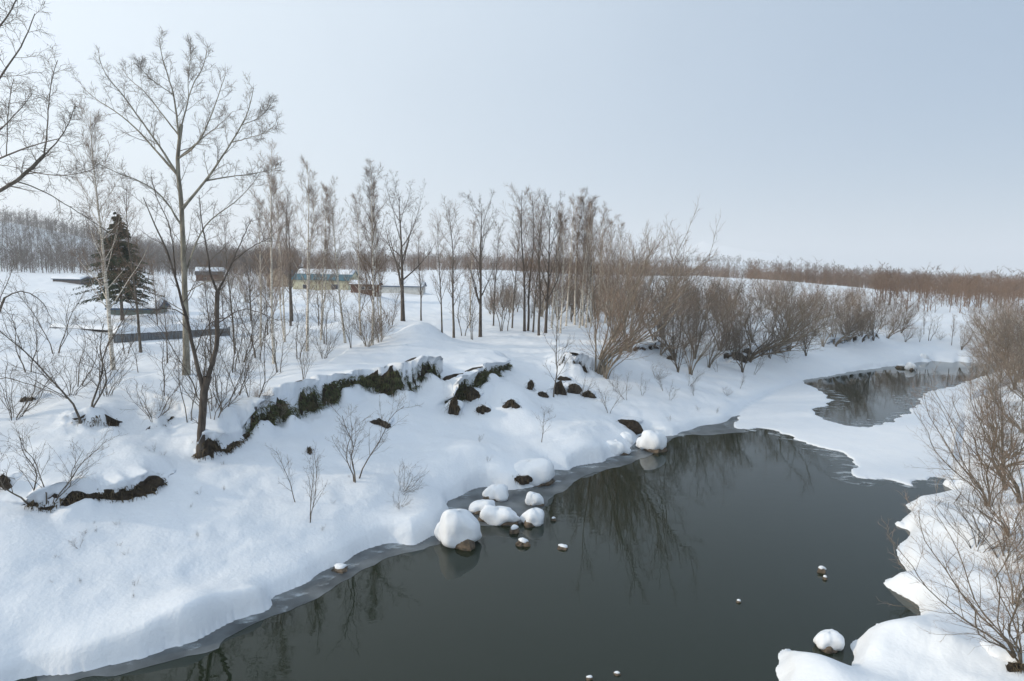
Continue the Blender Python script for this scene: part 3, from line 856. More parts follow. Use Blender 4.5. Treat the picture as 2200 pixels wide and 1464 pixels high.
def children(parents, lv, g):
    """one more level of branches on every parent line"""
    Pp, Rp = parents
    B, K, _ = Pp.shape
    n = lv['n']
    L = np.linalg.norm(np.diff(Pp, axis=1), axis=2).sum(1)
    base = (np.arange(n) + .5) / n
    t = lv['t0'] + (lv['t1'] - lv['t0']) * np.clip(base[None] + g.uniform(-.5, .5, (B, n)) / n, 0, 1)
    f = t * (K - 1); i = np.clip(f.astype(int), 0, K - 2); w = (f - i)[..., None]
    bi = np.arange(B)[:, None]
    p0 = Pp[bi, i] * (1 - w) + Pp[bi, i + 1] * w
    r0 = Rp[bi, i] * (1 - w[..., 0]) + Rp[bi, i + 1] * w[..., 0]
    d0 = Pp[bi, i + 1] - Pp[bi, i]
    d0 = d0 / (np.linalg.norm(d0, axis=2, keepdims=True) + 1e-9)
    ref = np.where(np.abs(d0[..., 2:3]) > .95, np.array([1., 0, 0]), np.array([0, 0, 1.]))
    u = np.cross(d0, ref); u /= np.linalg.norm(u, axis=2, keepdims=True) + 1e-9
    v = np.cross(d0, u)
    az = (np.arange(n)[None] * 2.399 + g.uniform(0, 6.28, (B, 1)) + g.normal(0, .5, (B, n)))[..., None]
    an = np.radians(g.normal(lv['ang'], lv.get('asd', 8), (B, n)))[..., None]
    d = np.cos(an) * d0 + np.sin(an) * (np.cos(az) * u + np.sin(az) * v)
    shape = 1 - lv.get('cone', .5) * (t - lv['t0']) / (lv['t1'] - lv['t0'] + 1e-9)
    ln = lv['len'] * L[:, None] * shape * g.uniform(.55, 1.25, (B, n))
    ln = np.maximum(ln, lv.get('lmin', .05))
    p0, d, ln, r0 = p0.reshape(-1, 3), d.reshape(-1, 3), ln.ravel(), r0.ravel()
    k = lv['K']
    out = np.empty((len(ln), k, 3)); out[:, 0] = p0
    up = np.array([0, 0, 1.])
    for j in range(1, k):
        d = d + up * lv.get('up', .3) / k + g.normal(0, lv.get('wob', .12), d.shape)
        d /= np.linalg.norm(d, axis=1)[:, None]
        out[:, j] = out[:, j - 1] + d * (ln / (k - 1))[:, None]
    rb = np.minimum(r0 * lv.get('rr', .55), lv.get('rmax', 1))
    rb = np.maximum(rb, lv['rmin'])
    tt = np.linspace(0, 1, k)[None]
    rad = rb[:, None] * (1 - tt) + lv['rmin'] * .55 * tt
    return out, rad

def grow(stems, levels, seed):
    g = np.random.default_rng(seed)
    k = max(len(s[0]) for s in stems)
    L = [(np.array([s[0] for s in stems]), np.array([s[1] for s in stems]))]
    for lv in levels:
        par = L[lv.get('from', -1)]
        if 'also' in lv:
            q = L[lv['also']]
            a, b = children(par, lv, g), children(q, lv, g)
            L.append((np.concatenate([a[0], b[0]]), np.concatenate([a[1], b[1]])))
        else:
            L.append(children(par, lv, g))
    return L

def tree_meshes(name, L, bark, twig, split=2, sides=(8, 5, 3, 3, 3, 3)):
    V, Fc = join_tubes(L[:split], sides[:split])
    a = mesh_np(name + '_trunk', V, Fc, [bark], True)
    V, Fc = join_tubes(L[split:], sides[split:])
    b = mesh_np(name + '_crown', V, Fc, [twig], False)
    return a, b

def straight(H, r0, seed, wob=.03, lean=0.0):
    g = np.random.default_rng(seed)
    z = np.array([-.4, .1, .25, .45, .65, .85, 1.0]) * H
    z[0] = -.4
    x = np.cumsum(g.normal(0, wob * H * .4, 7)) * np.linspace(0, 1, 7); y = np.cumsum(g.normal(0, wob * H * .4, 7)) * np.linspace(0, 1, 7)
    return stem(np.c_[x + lean * z, y, z], r0, .012, 20)

def fan(n, H, spread, r0, seed, lean=(0, 0), bend=.35, K=12):
    """many stems from one root"""
    g = np.random.default_rng(seed)
    out = []
    for i in range(n):
        az = g.uniform(0, 6.28); s = spread * math.sqrt(g.uniform(.05, 1)); h = H * g.uniform(.7, 1.0)
        dx, dy = math.cos(az) * s + lean[0], math.sin(az) * s + lean[1]
        b = np.array([math.cos(az) * .18 * g.random(), math.sin(az) * .18 * g.random(), -.35])
        p = [b, b + np.array([dx * .12, dy * .12, .35 + .12 * h])]
        for t in (.35, .6, .8, 1.0):
            k = t ** (1 - bend)
            p.append(b + np.array([dx * h * k * (.8 + .4 * g.random()) + g.normal(0, .035 * h), dy * h * k * (.8 + .4 * g.random()) + g.normal(0, .035 * h), .35 + h * t * (1 - .15 * t * s) + g.normal(0, .02 * h)]))
        out.append(stem(p, r0 * g.uniform(.6, 1.1), .008, K, .5))
    return out

PROTO = {}
def proto(key, stems, levels, seed, bark, twig, H, split=2, sides=(8, 5, 3, 3, 3, 3)):
    a, b = tree_meshes(key, grow(stems, levels, seed), M[bark], M[twig], split, sides)
    PROTO[key] = (a, b, H)

for i in range(3):
    proto('birch%d' % i, [straight(13, .115, 10 + i, .03)] if i < 2 else [straight(13, .10, 16, .03), straight(11, .075, 17, .05, .10)],
          [dict(n=32 if i < 2 else 20, t0=.24, t1=.97, ang=33, len=.25, cone=.74, K=7, rr=.4, rmin=.007, up=.5, wob=.06),
           dict(n=7, t0=.12, t1=1, ang=30, len=.46, cone=.5, K=5, rr=.5, rmin=.0055, up=.35, wob=.08),
           dict(n=5, t0=.12, t1=1, ang=30, len=.5, cone=.4, K=4, rr=.6, rmin=.0048, up=.25, wob=.11, lmin=.25),
           dict(n=3, t0=.2, t1=1, ang=28, len=.5, cone=.3, K=3, rr=.7, rmin=.004, up=.1, wob=.12, lmin=.2)], 30 + i, 'birch', 'twig_brown', 13, split=1 if i == 0 else 2)
for i in range(2):
    st = [straight(11, .20, 40 + i, .02)]
    proto('spread%d' % i, st,
          [dict(n=15, t0=.22, t1=.95, ang=40, asd=7, len=.55, cone=.62, K=9, rr=.62, rmin=.012, up=.55, wob=.07),
           dict(n=8, t0=.2, t1=1, ang=38, len=.36, cone=.45, K=6, rr=.5, rmin=.007, up=.3, wob=.10),
           dict(n=6, t0=.15, t1=1, ang=38, len=.42, cone=.4, K=4, rr=.6, rmin=.0065, up=.2, wob=.14, lmin=.2),
           dict(n=3, t0=.3, t1=1, ang=36, len=.5, cone=.3, K=3, rr=.7, rmin=.0055, up=.1, wob=.15, lmin=.15)], 50 + i, 'bark_dark', 'twig_dark', 11)
for i in range(2):
    proto('slender%d' % i, [straight(11, .10, 60 + i, .035)],
          [dict(n=24, t0=.26, t1=.96, ang=31, len=.25, cone=.6, K=6, rr=.45, rmin=.0075, up=.5, wob=.07),
           dict(n=7, t0=.12, t1=1, ang=31, len=.46, cone=.4, K=5, rr=.5, rmin=.0055, up=.35, wob=.09),
           dict(n=5, t0=.12, t1=1, ang=31, len=.5, cone=.4, K=4, rr=.6, rmin=.0048, up=.25, wob=.12, lmin=.22),
           dict(n=2, t0=.3, t1=1, ang=30, len=.5, cone=.3, K=3, rr=.7, rmin=.004, up=.1, wob=.13, lmin=.18)], 70 + i, 'bark_dark' if i else 'bark', 'twig_brown', 11)
WL = [dict(n=8, t0=.25, t1=1, ang=28, len=.36, cone=.45, K=6, rr=.55, rmin=.008, up=.35, wob=.09),
      dict(n=6, t0=.15, t1=1, ang=32, len=.45, cone=.4, K=4, rr=.6, rmin=.0052, up=.25, wob=.12, lmin=.25),
      dict(n=3, t0=.2, t1=1, ang=30, len=.5, cone=.3, K=3, rr=.7, rmin=.0038, up=.15, wob=.14, lmin=.2)]
proto('willow0', fan(17, 6.0, .45, .045, 81), WL, 91, 'willow_bark', 'twig_brown', 6.3)
proto('willow1', fan(13, 6.0, .42, .05, 82, (.38, -.05)), WL, 92, 'willow_bark', 'twig_brown', 6.2)
proto('willow2', fan(13, 5.5, .6, .042, 83, (.1, .1)), WL, 93, 'willow_bark', 'twig_red', 5.8)
proto('willow3', fan(5, 6.0, .5, .07, 86, (-.12, .1)), [dict(n=13, t0=.25, t1=1, ang=44, asd=12, len=.34, cone=.4, K=6, rr=.5, rmin=.008, up=.2, wob=.14),
      dict(n=7, t0=.15, t1=1, ang=40, len=.45, cone=.4, K=4, rr=.6, rmin=.006, up=.1, wob=.16, lmin=.25),
      dict(n=4, t0=.2, t1=1, ang=36, len=.5, cone=.3, K=3, rr=.7, rmin=.0045, up=.05, wob=.16, lmin=.2)], 96, 'bark', 'twig_grey', 6.0)
proto('willow4', fan(8, 4.5, .85, .05, 87, (.3, -.2), .5), WL, 97, 'willow_bark', 'twig_grey', 4.4)
proto('willow5', fan(9, 6.0, .5, .040, 88, (.42, 0)), [dict(n=11, t0=.2, t1=1, ang=34, len=.36, cone=.45, K=6, rr=.5, rmin=.006, up=.3, wob=.10),
      dict(n=6, t0=.15, t1=1, ang=34, len=.45, cone=.4, K=4, rr=.6, rmin=.0045, up=.2, wob=.13, lmin=.2),
      dict(n=3, t0=.2, t1=1, ang=32, len=.5, cone=.3, K=3, rr=.7, rmin=.0032, up=.1, wob=.15, lmin=.15)], 98, 'willow_bark', 'twig_brown', 6.0)
proto('bush0', fan(16, 2.6, .55, .018, 84, K=8), [dict(n=8, t0=.2, t1=1, ang=32, len=.38, cone=.4, K=4, rr=.6, rmin=.006, up=.3, wob=.13, lmin=.2),
      dict(n=6, t0=.2, t1=1, ang=34, len=.5, cone=.3, K=3, rr=.7, rmin=.005, up=.2, wob=.15, lmin=.15)], 94, 'willow_bark', 'twig_red', 2.9, sides=(5, 3, 3))
proto('bush1', fan(9, 2.4, .7, .016, 85, K=8), [dict(n=7, t0=.2, t1=1, ang=36, len=.42, cone=.4, K=4, rr=.6, rmin=.005, up=.2, wob=.14, lmin=.2),
      dict(n=5, t0=.2, t1=1, ang=36, len=.5, cone=.3, K=3, rr=.7, rmin=.004, up=.1, wob=.16, lmin=.12)], 95, 'bark', 'twig_grey', 2.7, sides=(5, 3, 3))
SL = [dict(n=11, t0=.25, t1=1, ang=36, len=.42, cone=.5, K=5, rr=.5, rmin=.005, up=.35, wob=.10),
      dict(n=5, t0=.2, t1=1, ang=36, len=.45, cone=.4, K=4, rr=.6, rmin=.004, up=.2, wob=.14, lmin=.1),
      dict(n=3, t0=.3, t1=1, ang=34, len=.5, cone=.3, K=3, rr=.7, rmin=.003, up=.1, wob=.15, lmin=.08)]
for i in range(3):
    proto('sapling%d' % i, fan(1 + i, 3.0, .12 + .14 * i, .028, 100 + i, K=10), SL, 110 + i, 'bark', 'twig_grey', 3.2, sides=(5, 4, 3, 3))

PLANTS = []   # collected first, so that all the ground points come from one pass
def plant(px, py, top, key, name, label, cat='tree', group=None, rot=None, lean=0.0, leany=0.0, wide=1.0):
    PLANTS.append((px, py, top, key, name, label, cat, group, rot, lean, leany, wide))

def set_plants():
    hits = ground_hits([(p[0], p[1]) for p in PLANTS])
    g = np.random.default_rng(5)
    for p, h in zip(PLANTS, hits):
        px, py, top, key, name, label, cat, group, rot, lean, leany, wide = p
        a, b, H = PROTO[key]
        hm = (py - top) / F_PX * h[1]
        s = hm / H
        root = empty(name, (h[0], h[1], h[2] - .05))
        root.rotation_euler = (R(leany), R(lean), g.uniform(0, 6.28) if rot is None else R(rot))
        if rot is not None or lean or leany:
            root.rotation_mode = 'XYZ'
        root.scale = (s * wide, s * wide, s)
        tag(root, label, cat, group)
        obj('trunk', a, root)
        obj('crown', b, root)

# ---- the tall pale tree, its main limbs traced and given depth
def traced_tree(name, label, base_px, stems_px, levels, bark, twig, seed, depth_spread=.32, split=2, cat='tree', sides=(9, 4, 3, 3, 3), base=None, thin=.8):
    g = np.random.default_rng(seed)
    b = ground_hit(*base_px) if base is None else base
    lines = []
    for (pts, r0, r1, dep) in stems_px:
        n = len(pts)
        q = []
        for k, (x, y) in enumerate(pts):
            t = k / max(1, n - 1)
            q.append(at_depth(x, y, b[1] + dep[0] + (dep[1] - dep[0]) * t) - b)
        if lines:      # a limb starts on the nearest point of what has been built
            allp = np.concatenate([l[0] for l in lines]); allr = np.concatenate([l[1] for l in lines])
            i = np.argmin(((allp - q[0]) ** 2).sum(1))
            q[0] = allp[i]
            r0 = min(r0, allr[i] * .9)
        lines.append(stem(q, r0 * thin, r1, 16, .35 if pts[0] == base_px else .1, .006, g))
    lines[0][0][0, 2] -= .4
    root = empty(name, b)
    tag(root, label, cat)
    m1, m2 = tree_meshes(name, grow(lines, levels, seed), M[bark], M[twig], split, sides)
    obj('trunk', m1, root); obj('crown', m2, root)
    return root

HL = [dict(n=14, t0=.2, t1=1, ang=44, len=.24, cone=.55, K=6, rr=.42, rmin=.0075, rmax=.022, up=.4, wob=.10),
      dict(n=7, t0=.2, t1=1, ang=42, len=.36, cone=.4, K=5, rr=.5, rmin=.0065, up=.35, wob=.13, lmin=.25),
      dict(n=4, t0=.2, t1=1, ang=44, len=.45, cone=.3, K=3, rr=.7, rmin=.005, up=.4, wob=.16, lmin=.16)]
traced_tree('poplar_tree', 'tallest bare tree with pale trunk and wide ascending limbs on the snow field', (400, 805), [
    ([(400, 805), (400, 700), (396, 600), (393, 500), (390, 440), (386, 400), (381, 360), (383, 330), (386, 290), (390, 268)], .20, .075, (0, .2)),
    ([(388, 290), (380, 250), (371, 195), (358, 155), (347, 120), (342, 82)], .065, .012, (.2, -.8)),
    ([(388, 285), (400, 232), (413, 182), (430, 158), (441, 130), (446, 100)], .07, .012, (.2, 1.0)),
    ([(405, 212), (404, 170), (409, 130), (410, 95)], .03, .010, (.5, .2)),
    ([(380, 366), (342, 312), (305, 262), (262, 202), (225, 160), (212, 122)], .07, .012, (.1, -1.6)),
    ([(382, 384), (336, 326), (300, 282), (250, 240), (205, 214), (175, 186)], .07, .011, (.1, 1.8)),
    ([(372, 290), (342, 238), (311, 196), (280, 174), (262, 148)], .05, .010, (.2, 1.4)),
    ([(366, 210), (330, 176), (303, 150), (299, 128)], .03, .009, (-.5, -1.6)),
    ([(388, 348), (420, 318), (446, 270), (466, 215), (484, 162)], .06, .011, (.1, -2.0)),
    ([(388, 340), (432, 300), (480, 262), (500, 240)], .04, .010, (.1, 2.4)),
    ([(395, 442), (430, 402), (456, 370), (492, 315), (520, 270), (538, 228), (545, 188)], .10, .012, (.1, -.6)),
    ([(497, 308), (540, 296), (572, 285), (592, 268)], .04, .009, (-.3, -1.8)),
    ([(522, 266), (556, 254), (576, 236), (584, 216)], .035, .009, (-.4, .9)),
    ([(440, 394), (490, 380), (550, 374), (600, 360)], .05, .010, (0, 2.0)),
    ([(402, 600), (428, 500), (466, 460), (506, 436), (540, 400), (562, 366)], .06, .010, (.1, 2.2)),
    ([(392, 470), (350, 420), (300, 388), (250, 372), (200, 345)], .06, .010, (.1, -2.4)),
    ([(402, 640), (440, 606), (470, 600), (500, 590)], .03, .009, (.1, -1.5)),
    ], HL, 'bark_pale', 'twig_grey', 201, split=1)

traced_tree('forked_tree', 'dark tree forking low into two stems at the brink of the bank', (430, 975), [
    ([(430, 975), (434, 900), (440, 832), (447, 810)], .15, .13, (0, 0)),
    ([(438, 836), (418, 762), (396, 664), (377, 596), (356, 530), (333, 487), (308, 425)], .10, .013, (0, -.9)),
    ([(380, 600), (372, 520), (360, 470), (337, 430), (325, 380)], .05, .010, (-.3, .6)),
    ([(441, 832), (456, 785), (467, 738), (466, 680), (467, 627)], .10, .075, (0, .3)),
    ([(467, 630), (450, 587), (447, 545), (430, 462), (428, 420)], .05, .010, (.3, -.4)),
    ([(467, 630), (482, 600), (498, 566), (518, 518), (542, 470)], .05, .010, (.3, 1.4)),
    ([(498, 566), (540, 530), (580, 512)], .025, .009, (.8, 0)),
    ([(417, 760), (440, 700), (480, 680), (520, 686)], .025, .008, (0, -1.0)),
    ([(466, 690), (520, 660), (560, 672), (600, 690)], .025, .008, (.3, -.8)),
    ([(400, 680), (370, 660), (330, 668), (290, 650)], .025, .008, (-.2, -1.2)),
    ], [dict(n=8, t0=.3, t1=1, ang=42, len=.26, cone=.4, K=6, rr=.42, rmin=.007, rmax=.022, up=.25, wob=.11),
        dict(n=5, t0=.2, t1=1, ang=42, len=.40, cone=.4, K=5, rr=.5, rmin=.005, up=.2, wob=.14, lmin=.2),
        dict(n=3, t0=.2, t1=1, ang=42, len=.5, cone=.3, K=3, rr=.7, rmin=.004, up=.1, wob=.16, lmin=.14)], 'bark_dark', 'twig_dark', 202, split=1)

edge = P(-150, 960, 2.4)
edge[2] = height(edge[0:1], edge[1:2])[0]
traced_tree('old_tree', 'big spreading tree whose heavy limbs reach over the bank from beyond the tallest tree', (-150, 960), [
    ([(-150, 960), (-130, 700), (-112, 500), (-90, 330), (-60, 120), (-30, -120)], .26, .05, (0, 0)),
    ([(-112, 500), (-60, 440), (0, 410), (32, 393), (66, 364), (95, 334)], .11, .055, (0, .5)),
    ([(95, 336), (101, 290), (104, 230), (110, 170), (124, 130)], .04, .010, (.5, .2)),
    ([(95, 336), (125, 304), (146, 270), (160, 230)], .04, .010, (.5, 1.2)),
    ([(-100, 400), (-40, 360), (20, 332), (70, 312), (128, 298)], .07, .012, (0, -1.0)),
    ([(-80, 270), (-20, 200), (14, 145), (44, 105), (62, 65), (75, 30)], .08, .012, (0, -.6)),
    ([(-60, 130), (0, 60), (30, 10), (60, -50)], .06, .012, (0, .8)),
    ([(34, 392), (80, 404), (130, 432), (190, 470), (240, 505)], .035, .010, (.2, 2.2)),
    ([(66, 366), (110, 378), (160, 376), (205, 362)], .03, .010, (.3, -.8)),
    ([(10, 325), (16, 270), (20, 210), (30, 170)], .03, .010, (-.4, -.6)),
    ([(-90, 330), (-20, 300), (40, 240), (70, 200)], .05, .010, (0, 1.6)),
    ], [dict(n=10, t0=.3, t1=1, ang=42, len=.24, cone=.4, K=6, rr=.42, rmin=.008, rmax=.025, up=.1, wob=.11),
        dict(n=6, t0=.2, t1=1, ang=42, len=.40, cone=.4, K=5, rr=.5, rmin=.0055, up=-.1, wob=.14, lmin=.25),
        dict(n=4, t0=.2, t1=1, ang=42, len=.5, cone=.3, K=4, rr=.7, rmin=.0045, up=-.2, wob=.16, lmin=.2)], 'bark', 'twig_grey', 203, split=1, base=edge, thin=.62)
edge = P(-40, 905, 2.6)
edge[2] = height(edge[0:1], edge[1:2])[0]
traced_tree('drooping_willow', 'shrubby willow whose arched branch trails curtains of thin twigs', (-40, 905), [
    ([(-40, 905), (-32, 800), (-20, 720), (10, 640)], .07, .04, (0, 0)),
    ([(8, 645), (40, 624), (70, 632), (96, 654), (112, 690)], .035, .010, (0, .6)),
    ([(-20, 720), (-5, 650), (20, 600), (30, 560)], .03, .008, (0, -.8)),
    ([(-38, 860), (0, 806), (50, 822), (100, 838), (150, 860)], .03, .008, (0, -.6)),
    ([(-38, 870), (10, 870), (60, 880), (120, 872)], .025, .007, (0, .8)),
    ], [dict(n=12, t0=.3, t1=1, ang=55, len=.30, cone=.3, K=6, rr=.4, rmin=.006, rmax=.012, up=-.9, wob=.08),
        dict(n=7, t0=.1, t1=1, ang=36, len=.6, cone=.3, K=5, rr=.6, rmin=.004, up=-.9, wob=.10, lmin=.25)], 'bark', 'twig_grey', 204, split=1, sides=(6, 3, 3), base=edge, cat='shrub')

# ---- single trees along the bank and on the field
plant(243, 795, 250, 'birch1', 'birch_tree', 'white barked birch standing alone before the corrugated wall', rot=20, lean=-3)
plant(303, 757, 400, 'slender0', 'slender_tree', 'slim straight tree crossing the snow topped corrugated wall', rot=50)
plant(590, 782, 330, 'birch0', 'birch_tree', 'tall birch with dense crown in front of the shed gable', rot=80, lean=1)
plant(660, 755, 345, 'birch2', 'birch_tree', 'twin stemmed birch in front of the blue roof', rot=120, lean=1)
plant(742, 737, 405, 'birch1', 'birch_tree', 'thin leaning birch crossing the end of the blue roofed house', rot=200, lean=4)
plant(800, 742, 355, 'birch0', 'birch_tree', 'tall birch rising from a thicket in front of the brown shed', rot=260)
plant(625, 700, 420, 'slender0', 'slender_tree', 'thin tree in front of the shed gable, behind the dense crowned birch', rot=10)
plant(628, 690, 440, 'slender1', 'slender_tree', 'very thin dark tree close behind the dense crowned birch', rot=90)
plant(866, 690, 415, 'spread0', 'broad_tree', 'dark broad crowned tree before the long white roofed shed', rot=40, wide=1.05)
plant(905, 689, 500, 'slender1', 'slender_tree', 'short thin tree beside the dark broad crowned tree', rot=0, wide=1.1)
plant(975, 726, 450, 'slender0', 'slender_tree', 'slightly bent slender tree left of the round crowned tree', rot=130, wide=1.2)
plant(1032, 724, 440, 'spread1', 'broad_tree', 'round crowned grey tree on the open snow before the far rise', rot=0, wide=.8)
plant(995, 722, 600, 'sapling1', 'sapling', 'knotty little sapling between the bent tree and the round crowned tree', rot=0)
plant(1015, 730, 630, 'sapling2', 'sapling', 'short sapling at the foot of the round crowned tree', rot=70)
plant(1078, 712, 570, 'sapling2', 'sapling', 'two stemmed young tree right of the round crowned tree', rot=30)
plant(1090, 711, 590, 'sapling0', 'sapling', 'single young stem close to the two stemmed young tree', rot=0)
plant(1127, 712, 412, 'slender1', 'slender_tree', 'tallest straight dark trunk at the edge of the birch grove', rot=15, wide=1.25)
plant(1134, 711, 425, 'slender1', 'slender_tree', 'straight dark trunk paired with the tallest dark trunk', rot=140, wide=1.1)
plant(1145, 714, 470, 'slender0', 'slender_tree', 'thin dark trunk between the paired trunks and the birches', rot=220)
plant(1158, 721, 445, 'slender1', 'slender_tree', 'dark bent trunk in front of the birch grove', rot=300, wide=1.2)
plant(1172, 716, 440, 'spread1', 'broad_tree', 'dark thick tree with a bushy crown at the birch grove', rot=60, wide=.75)
G = 'slim birches loosely spaced before the farm'
for (x, y, t, k, r) in [(560, 745, 430, 'birch1', 30), (612, 735, 390, 'birch2', 190), (690, 730, 400, 'birch2', 80), (775, 720, 420, 'birch1', 170), (820, 725, 400, 'birch2', 220), (950, 715, 470, 'slender0', 50), (1010, 705, 470, 'birch0', 110), (1060, 700, 480, 'slender1', 200), (1100, 705, 460, 'slender0', 250), (505, 760, 470, 'slender0', 60)]:
    plant(x, y, t, k, 'birch_tree' if k[0] == 'b' else 'slender_tree', ('slim pale birch' if k[0] == 'b' else 'slim dark trunk') + ' of the loose row between ' + ('the scarp and the farm' if x < 900 else 'the farm and the birch grove'), group=G, rot=r, wide=.9)
G = 'white stemmed birches in the grove'
for (x, y, t, k, r) in [(1198, 712, 455, 'birch0', 0), (1204, 716, 470, 'birch1', 50), (1216, 702, 430, 'birch2', 90), (1252, 700, 425, 'birch1', 140), (1259, 704, 430, 'birch0', 200), (1270, 702, 432, 'birch2', 250), (1284, 690, 450, 'birch1', 300), (1185, 705, 440, 'birch2', 20), (1235, 698, 420, 'birch0', 70), (1245, 705, 440, 'birch2', 10), (1300, 695, 470, 'birch0', 130), (1325, 690, 480, 'birch1', 40)]:
    plant(x, y, t, k, 'birch_tree', 'white stemmed birch in the close grove behind the leaning willows', group=G, rot=r)
plant(1230, 692, 580, 'sapling1', 'sapling', 'young dark stem between two groups of white birches', rot=20)
plant(1188, 850, 640, 'sapling0', 'sapling', 'thin straight sapling rising from the shaggy clod', rot=0)

# ---- saplings and bushes on the slope of the bank
plant(765, 1031, 845, 'sapling2', 'sapling', 'graceful bare sapling with fan shaped crown on the open snow slope', rot=200, lean=-4, wide=1.25)
plant(635, 1076, 905, 'sapling0', 'sapling', 'thin sapling leaning over on the open snow slope', rot=10, lean=-16, wide=.8)
plant(665, 1120, 945, 'sapling1', 'sapling', 'bushy sapling with dark foot beside the thin leaning sapling', rot=100, wide=.75)
plant(862, 1058, 975, 'bush1', 'shrub', 'wind bowed shrub over a dark snow pocket on the slope', 'shrub', rot=20, lean=28)
plant(860, 1090, 1040, 'bush1', 'shrub', 'small dry shrub trailing down the slope below the bowed shrub', 'shrub', rot=120, lean=-30)
plant(1160, 948, 850, 'sapling0', 'sapling', 'small sapling in a snow pit above the river mouth of the slope', rot=40, wide=1.1)
plant(1308, 888, 822, 'sapling2', 'sapling', 'low twiggy sapling above the snow capped stones', rot=140, wide=1.2)
plant(185, 898, 630, 'sapling2', 'sapling', 'slender twin stemmed young tree above the short earth scarp', rot=20, wide=1.3)
plant(170, 830, 690, 'sapling1', 'sapling', 'leaning young tree with thick foot behind the twin stemmed one', rot=60, lean=10)
plant(345, 852, 680, 'sapling0', 'sapling', 'crooked dark sapling on the upper snow', rot=80, lean=-4)
plant(406, 905, 640, 'sapling1', 'sapling', 'pale pair of thin stems beside the forked tree', rot=10, wide=.5)
plant(482, 892, 690, 'sapling2', 'sapling', 'cluster of slim dark stems right behind the forked tree', rot=200, wide=.9)
plant(455, 896, 720, 'bush1', 'shrub', 'twiggy shrub at the back of the forked tree', 'shrub', rot=50)
plant(543, 888, 680, 'sapling1', 'sapling', 'thin sapling at the start of the long grassy scarp', rot=150, wide=.9)
plant(330, 906, 790, 'bush1', 'shrub', 'spidery shrub hanging over the small earth hollow', 'shrub', rot=20, wide=1.2)
plant(68, 1078, 900, 'sapling1', 'sapling', 'bent grey sapling leaning back from the lowest scarp', rot=30, lean=-20, wide=1.3)
plant(108, 1080, 905, 'sapling2', 'sapling', 'grey sapling arching outward from the lowest scarp', rot=0, lean=20, wide=1.2)
plant(652, 826, 710, 'sapling2', 'sapling', 'v shaped sapling on the cornice above the grassy scarp', rot=60, lean=10)
plant(560, 880, 820, 'bush0', 'shrub', 'dense dark bush on the steep end of the grassy scarp', 'shrub', rot=0)
plant(600, 900, 850, 'bush0', 'shrub', 'tangled bush spilling over the middle of the grassy scarp', 'shrub', rot=70)
G = 'thin saplings on the field between the birches'
for (x, y, t, k, r, ln) in [(300, 800, 690, 'sapling0', 0, -10), (430, 850, 640, 'sapling2', 30, 0), (500, 800, 640, 'sapling1', 80, 0), (520, 780, 620, 'sapling2', 10, 6), (555, 770, 600, 'sapling2', 120, -5),
        (575, 720, 560, 'slender0', 10, 0), (640, 770, 640, 'sapling1', 50, 0), (700, 740, 620, 'sapling2', 90, 4), (695, 770, 680, 'bush1', 0, 0), (755, 748, 640, 'sapling2', 60, -6), (770, 690, 560, 'sapling1', 100, 0),
        (815, 735, 640, 'bush0', 0, 0), (790, 745, 650, 'bush0', 60, 0), (840, 700, 600, 'sapling2', 0, 0), (540, 690, 560, 'spread0', 40, 0), (480, 690, 560, 'slender1', 0, 0), (530, 650, 560, 'bush0', 0, 0),
        (470, 632, 585, 'bush0', 90, 0), (500, 620, 580, 'bush0', 30, 0), (440, 625, 590, 'bush1', 60, 0), (580, 640, 580, 'bush0', 150, 0), (720, 690, 590, 'slender0', 70, 0), (120, 760, 600, 'sapling2', 10, 5), (60, 800, 640, 'sapling1', 50, -6), (230, 850, 740, 'bush1', 0, 0), (270, 760, 640, 'sapling1', 40, 4), (150, 850, 730, 'bush1', 80, 0), (360, 780, 600, 'slender0', 0, 0), (455, 780, 560, 'slender1', 30, 0), (510, 850, 700, 'sapling2', 10, 8), (30, 900, 740, 'bush1', 20, 10), (340, 720, 560, 'slender1', 80, 0), (600, 800, 660, 'sapling2', 110, 0), (685, 700, 560, 'slender0', 15, 0)]:
    plant(x, y, t, k, 'young_tree' if k[0] != 'b' else 'shrub', {'s': 'thin forking sapling', 'b': 'low twiggy bush'}.get(k[0] if k != 'slender0' and k != 'slender1' and k != 'spread0' else '', 'slim straight young tree') + (' on the snow before the corrugated wall' if x < 350 else ' on the snow around the tallest pale tree' if x < 560 else ' between the birches and the farmhouse'), 'young tree', G, rot=r, lean=ln)

# ---- willows along the brink and the thicket behind them
plant(1285, 800, 470, 'willow1', 'willow_clump', 'largest leaning willow clump rooted beside the dark earth hollow', 'willow', rot=-8, wide=1.0)
plant(1300, 812, 600, 'willow2', 'willow_clump', 'low fan of willow stems rooted under the largest willow', 'willow', rot=200)
plant(1350, 756, 480, 'willow0', 'willow_clump', 'tall upright willow clump behind the mossy earth step', 'willow', rot=0, wide=.8)
plant(1318, 735, 505, 'willow0', 'willow_clump', 'dense willow clump between the birch grove and the mossy step', 'willow', rot=80, wide=.75)
G = 'willows along the brink of the bank'
g_ = np.random.default_rng(77)
WROW = [(1400, 748, 560), (1445, 775, 590), (1480, 805, 610), (1425, 725, 560), (1495, 770, 590), (1540, 755, 610), (1520, 790, 640), (1580, 772, 600), (1610, 775, 600), (1560, 735, 590), (1640, 765, 620), (1668, 758, 610),
        (1700, 752, 630), (1735, 750, 625), (1620, 735, 600), (1690, 728, 610), (1765, 745, 640), (1790, 742, 632), (1820, 738, 645), (1850, 736, 640), (1880, 732, 650), (1750, 722, 620), (1830, 716, 630), (1905, 728, 655), (1925, 718, 655), (1890, 708, 640), (1600, 800, 690), (1655, 770, 690), (1730, 765, 690), (1460, 800, 690)]
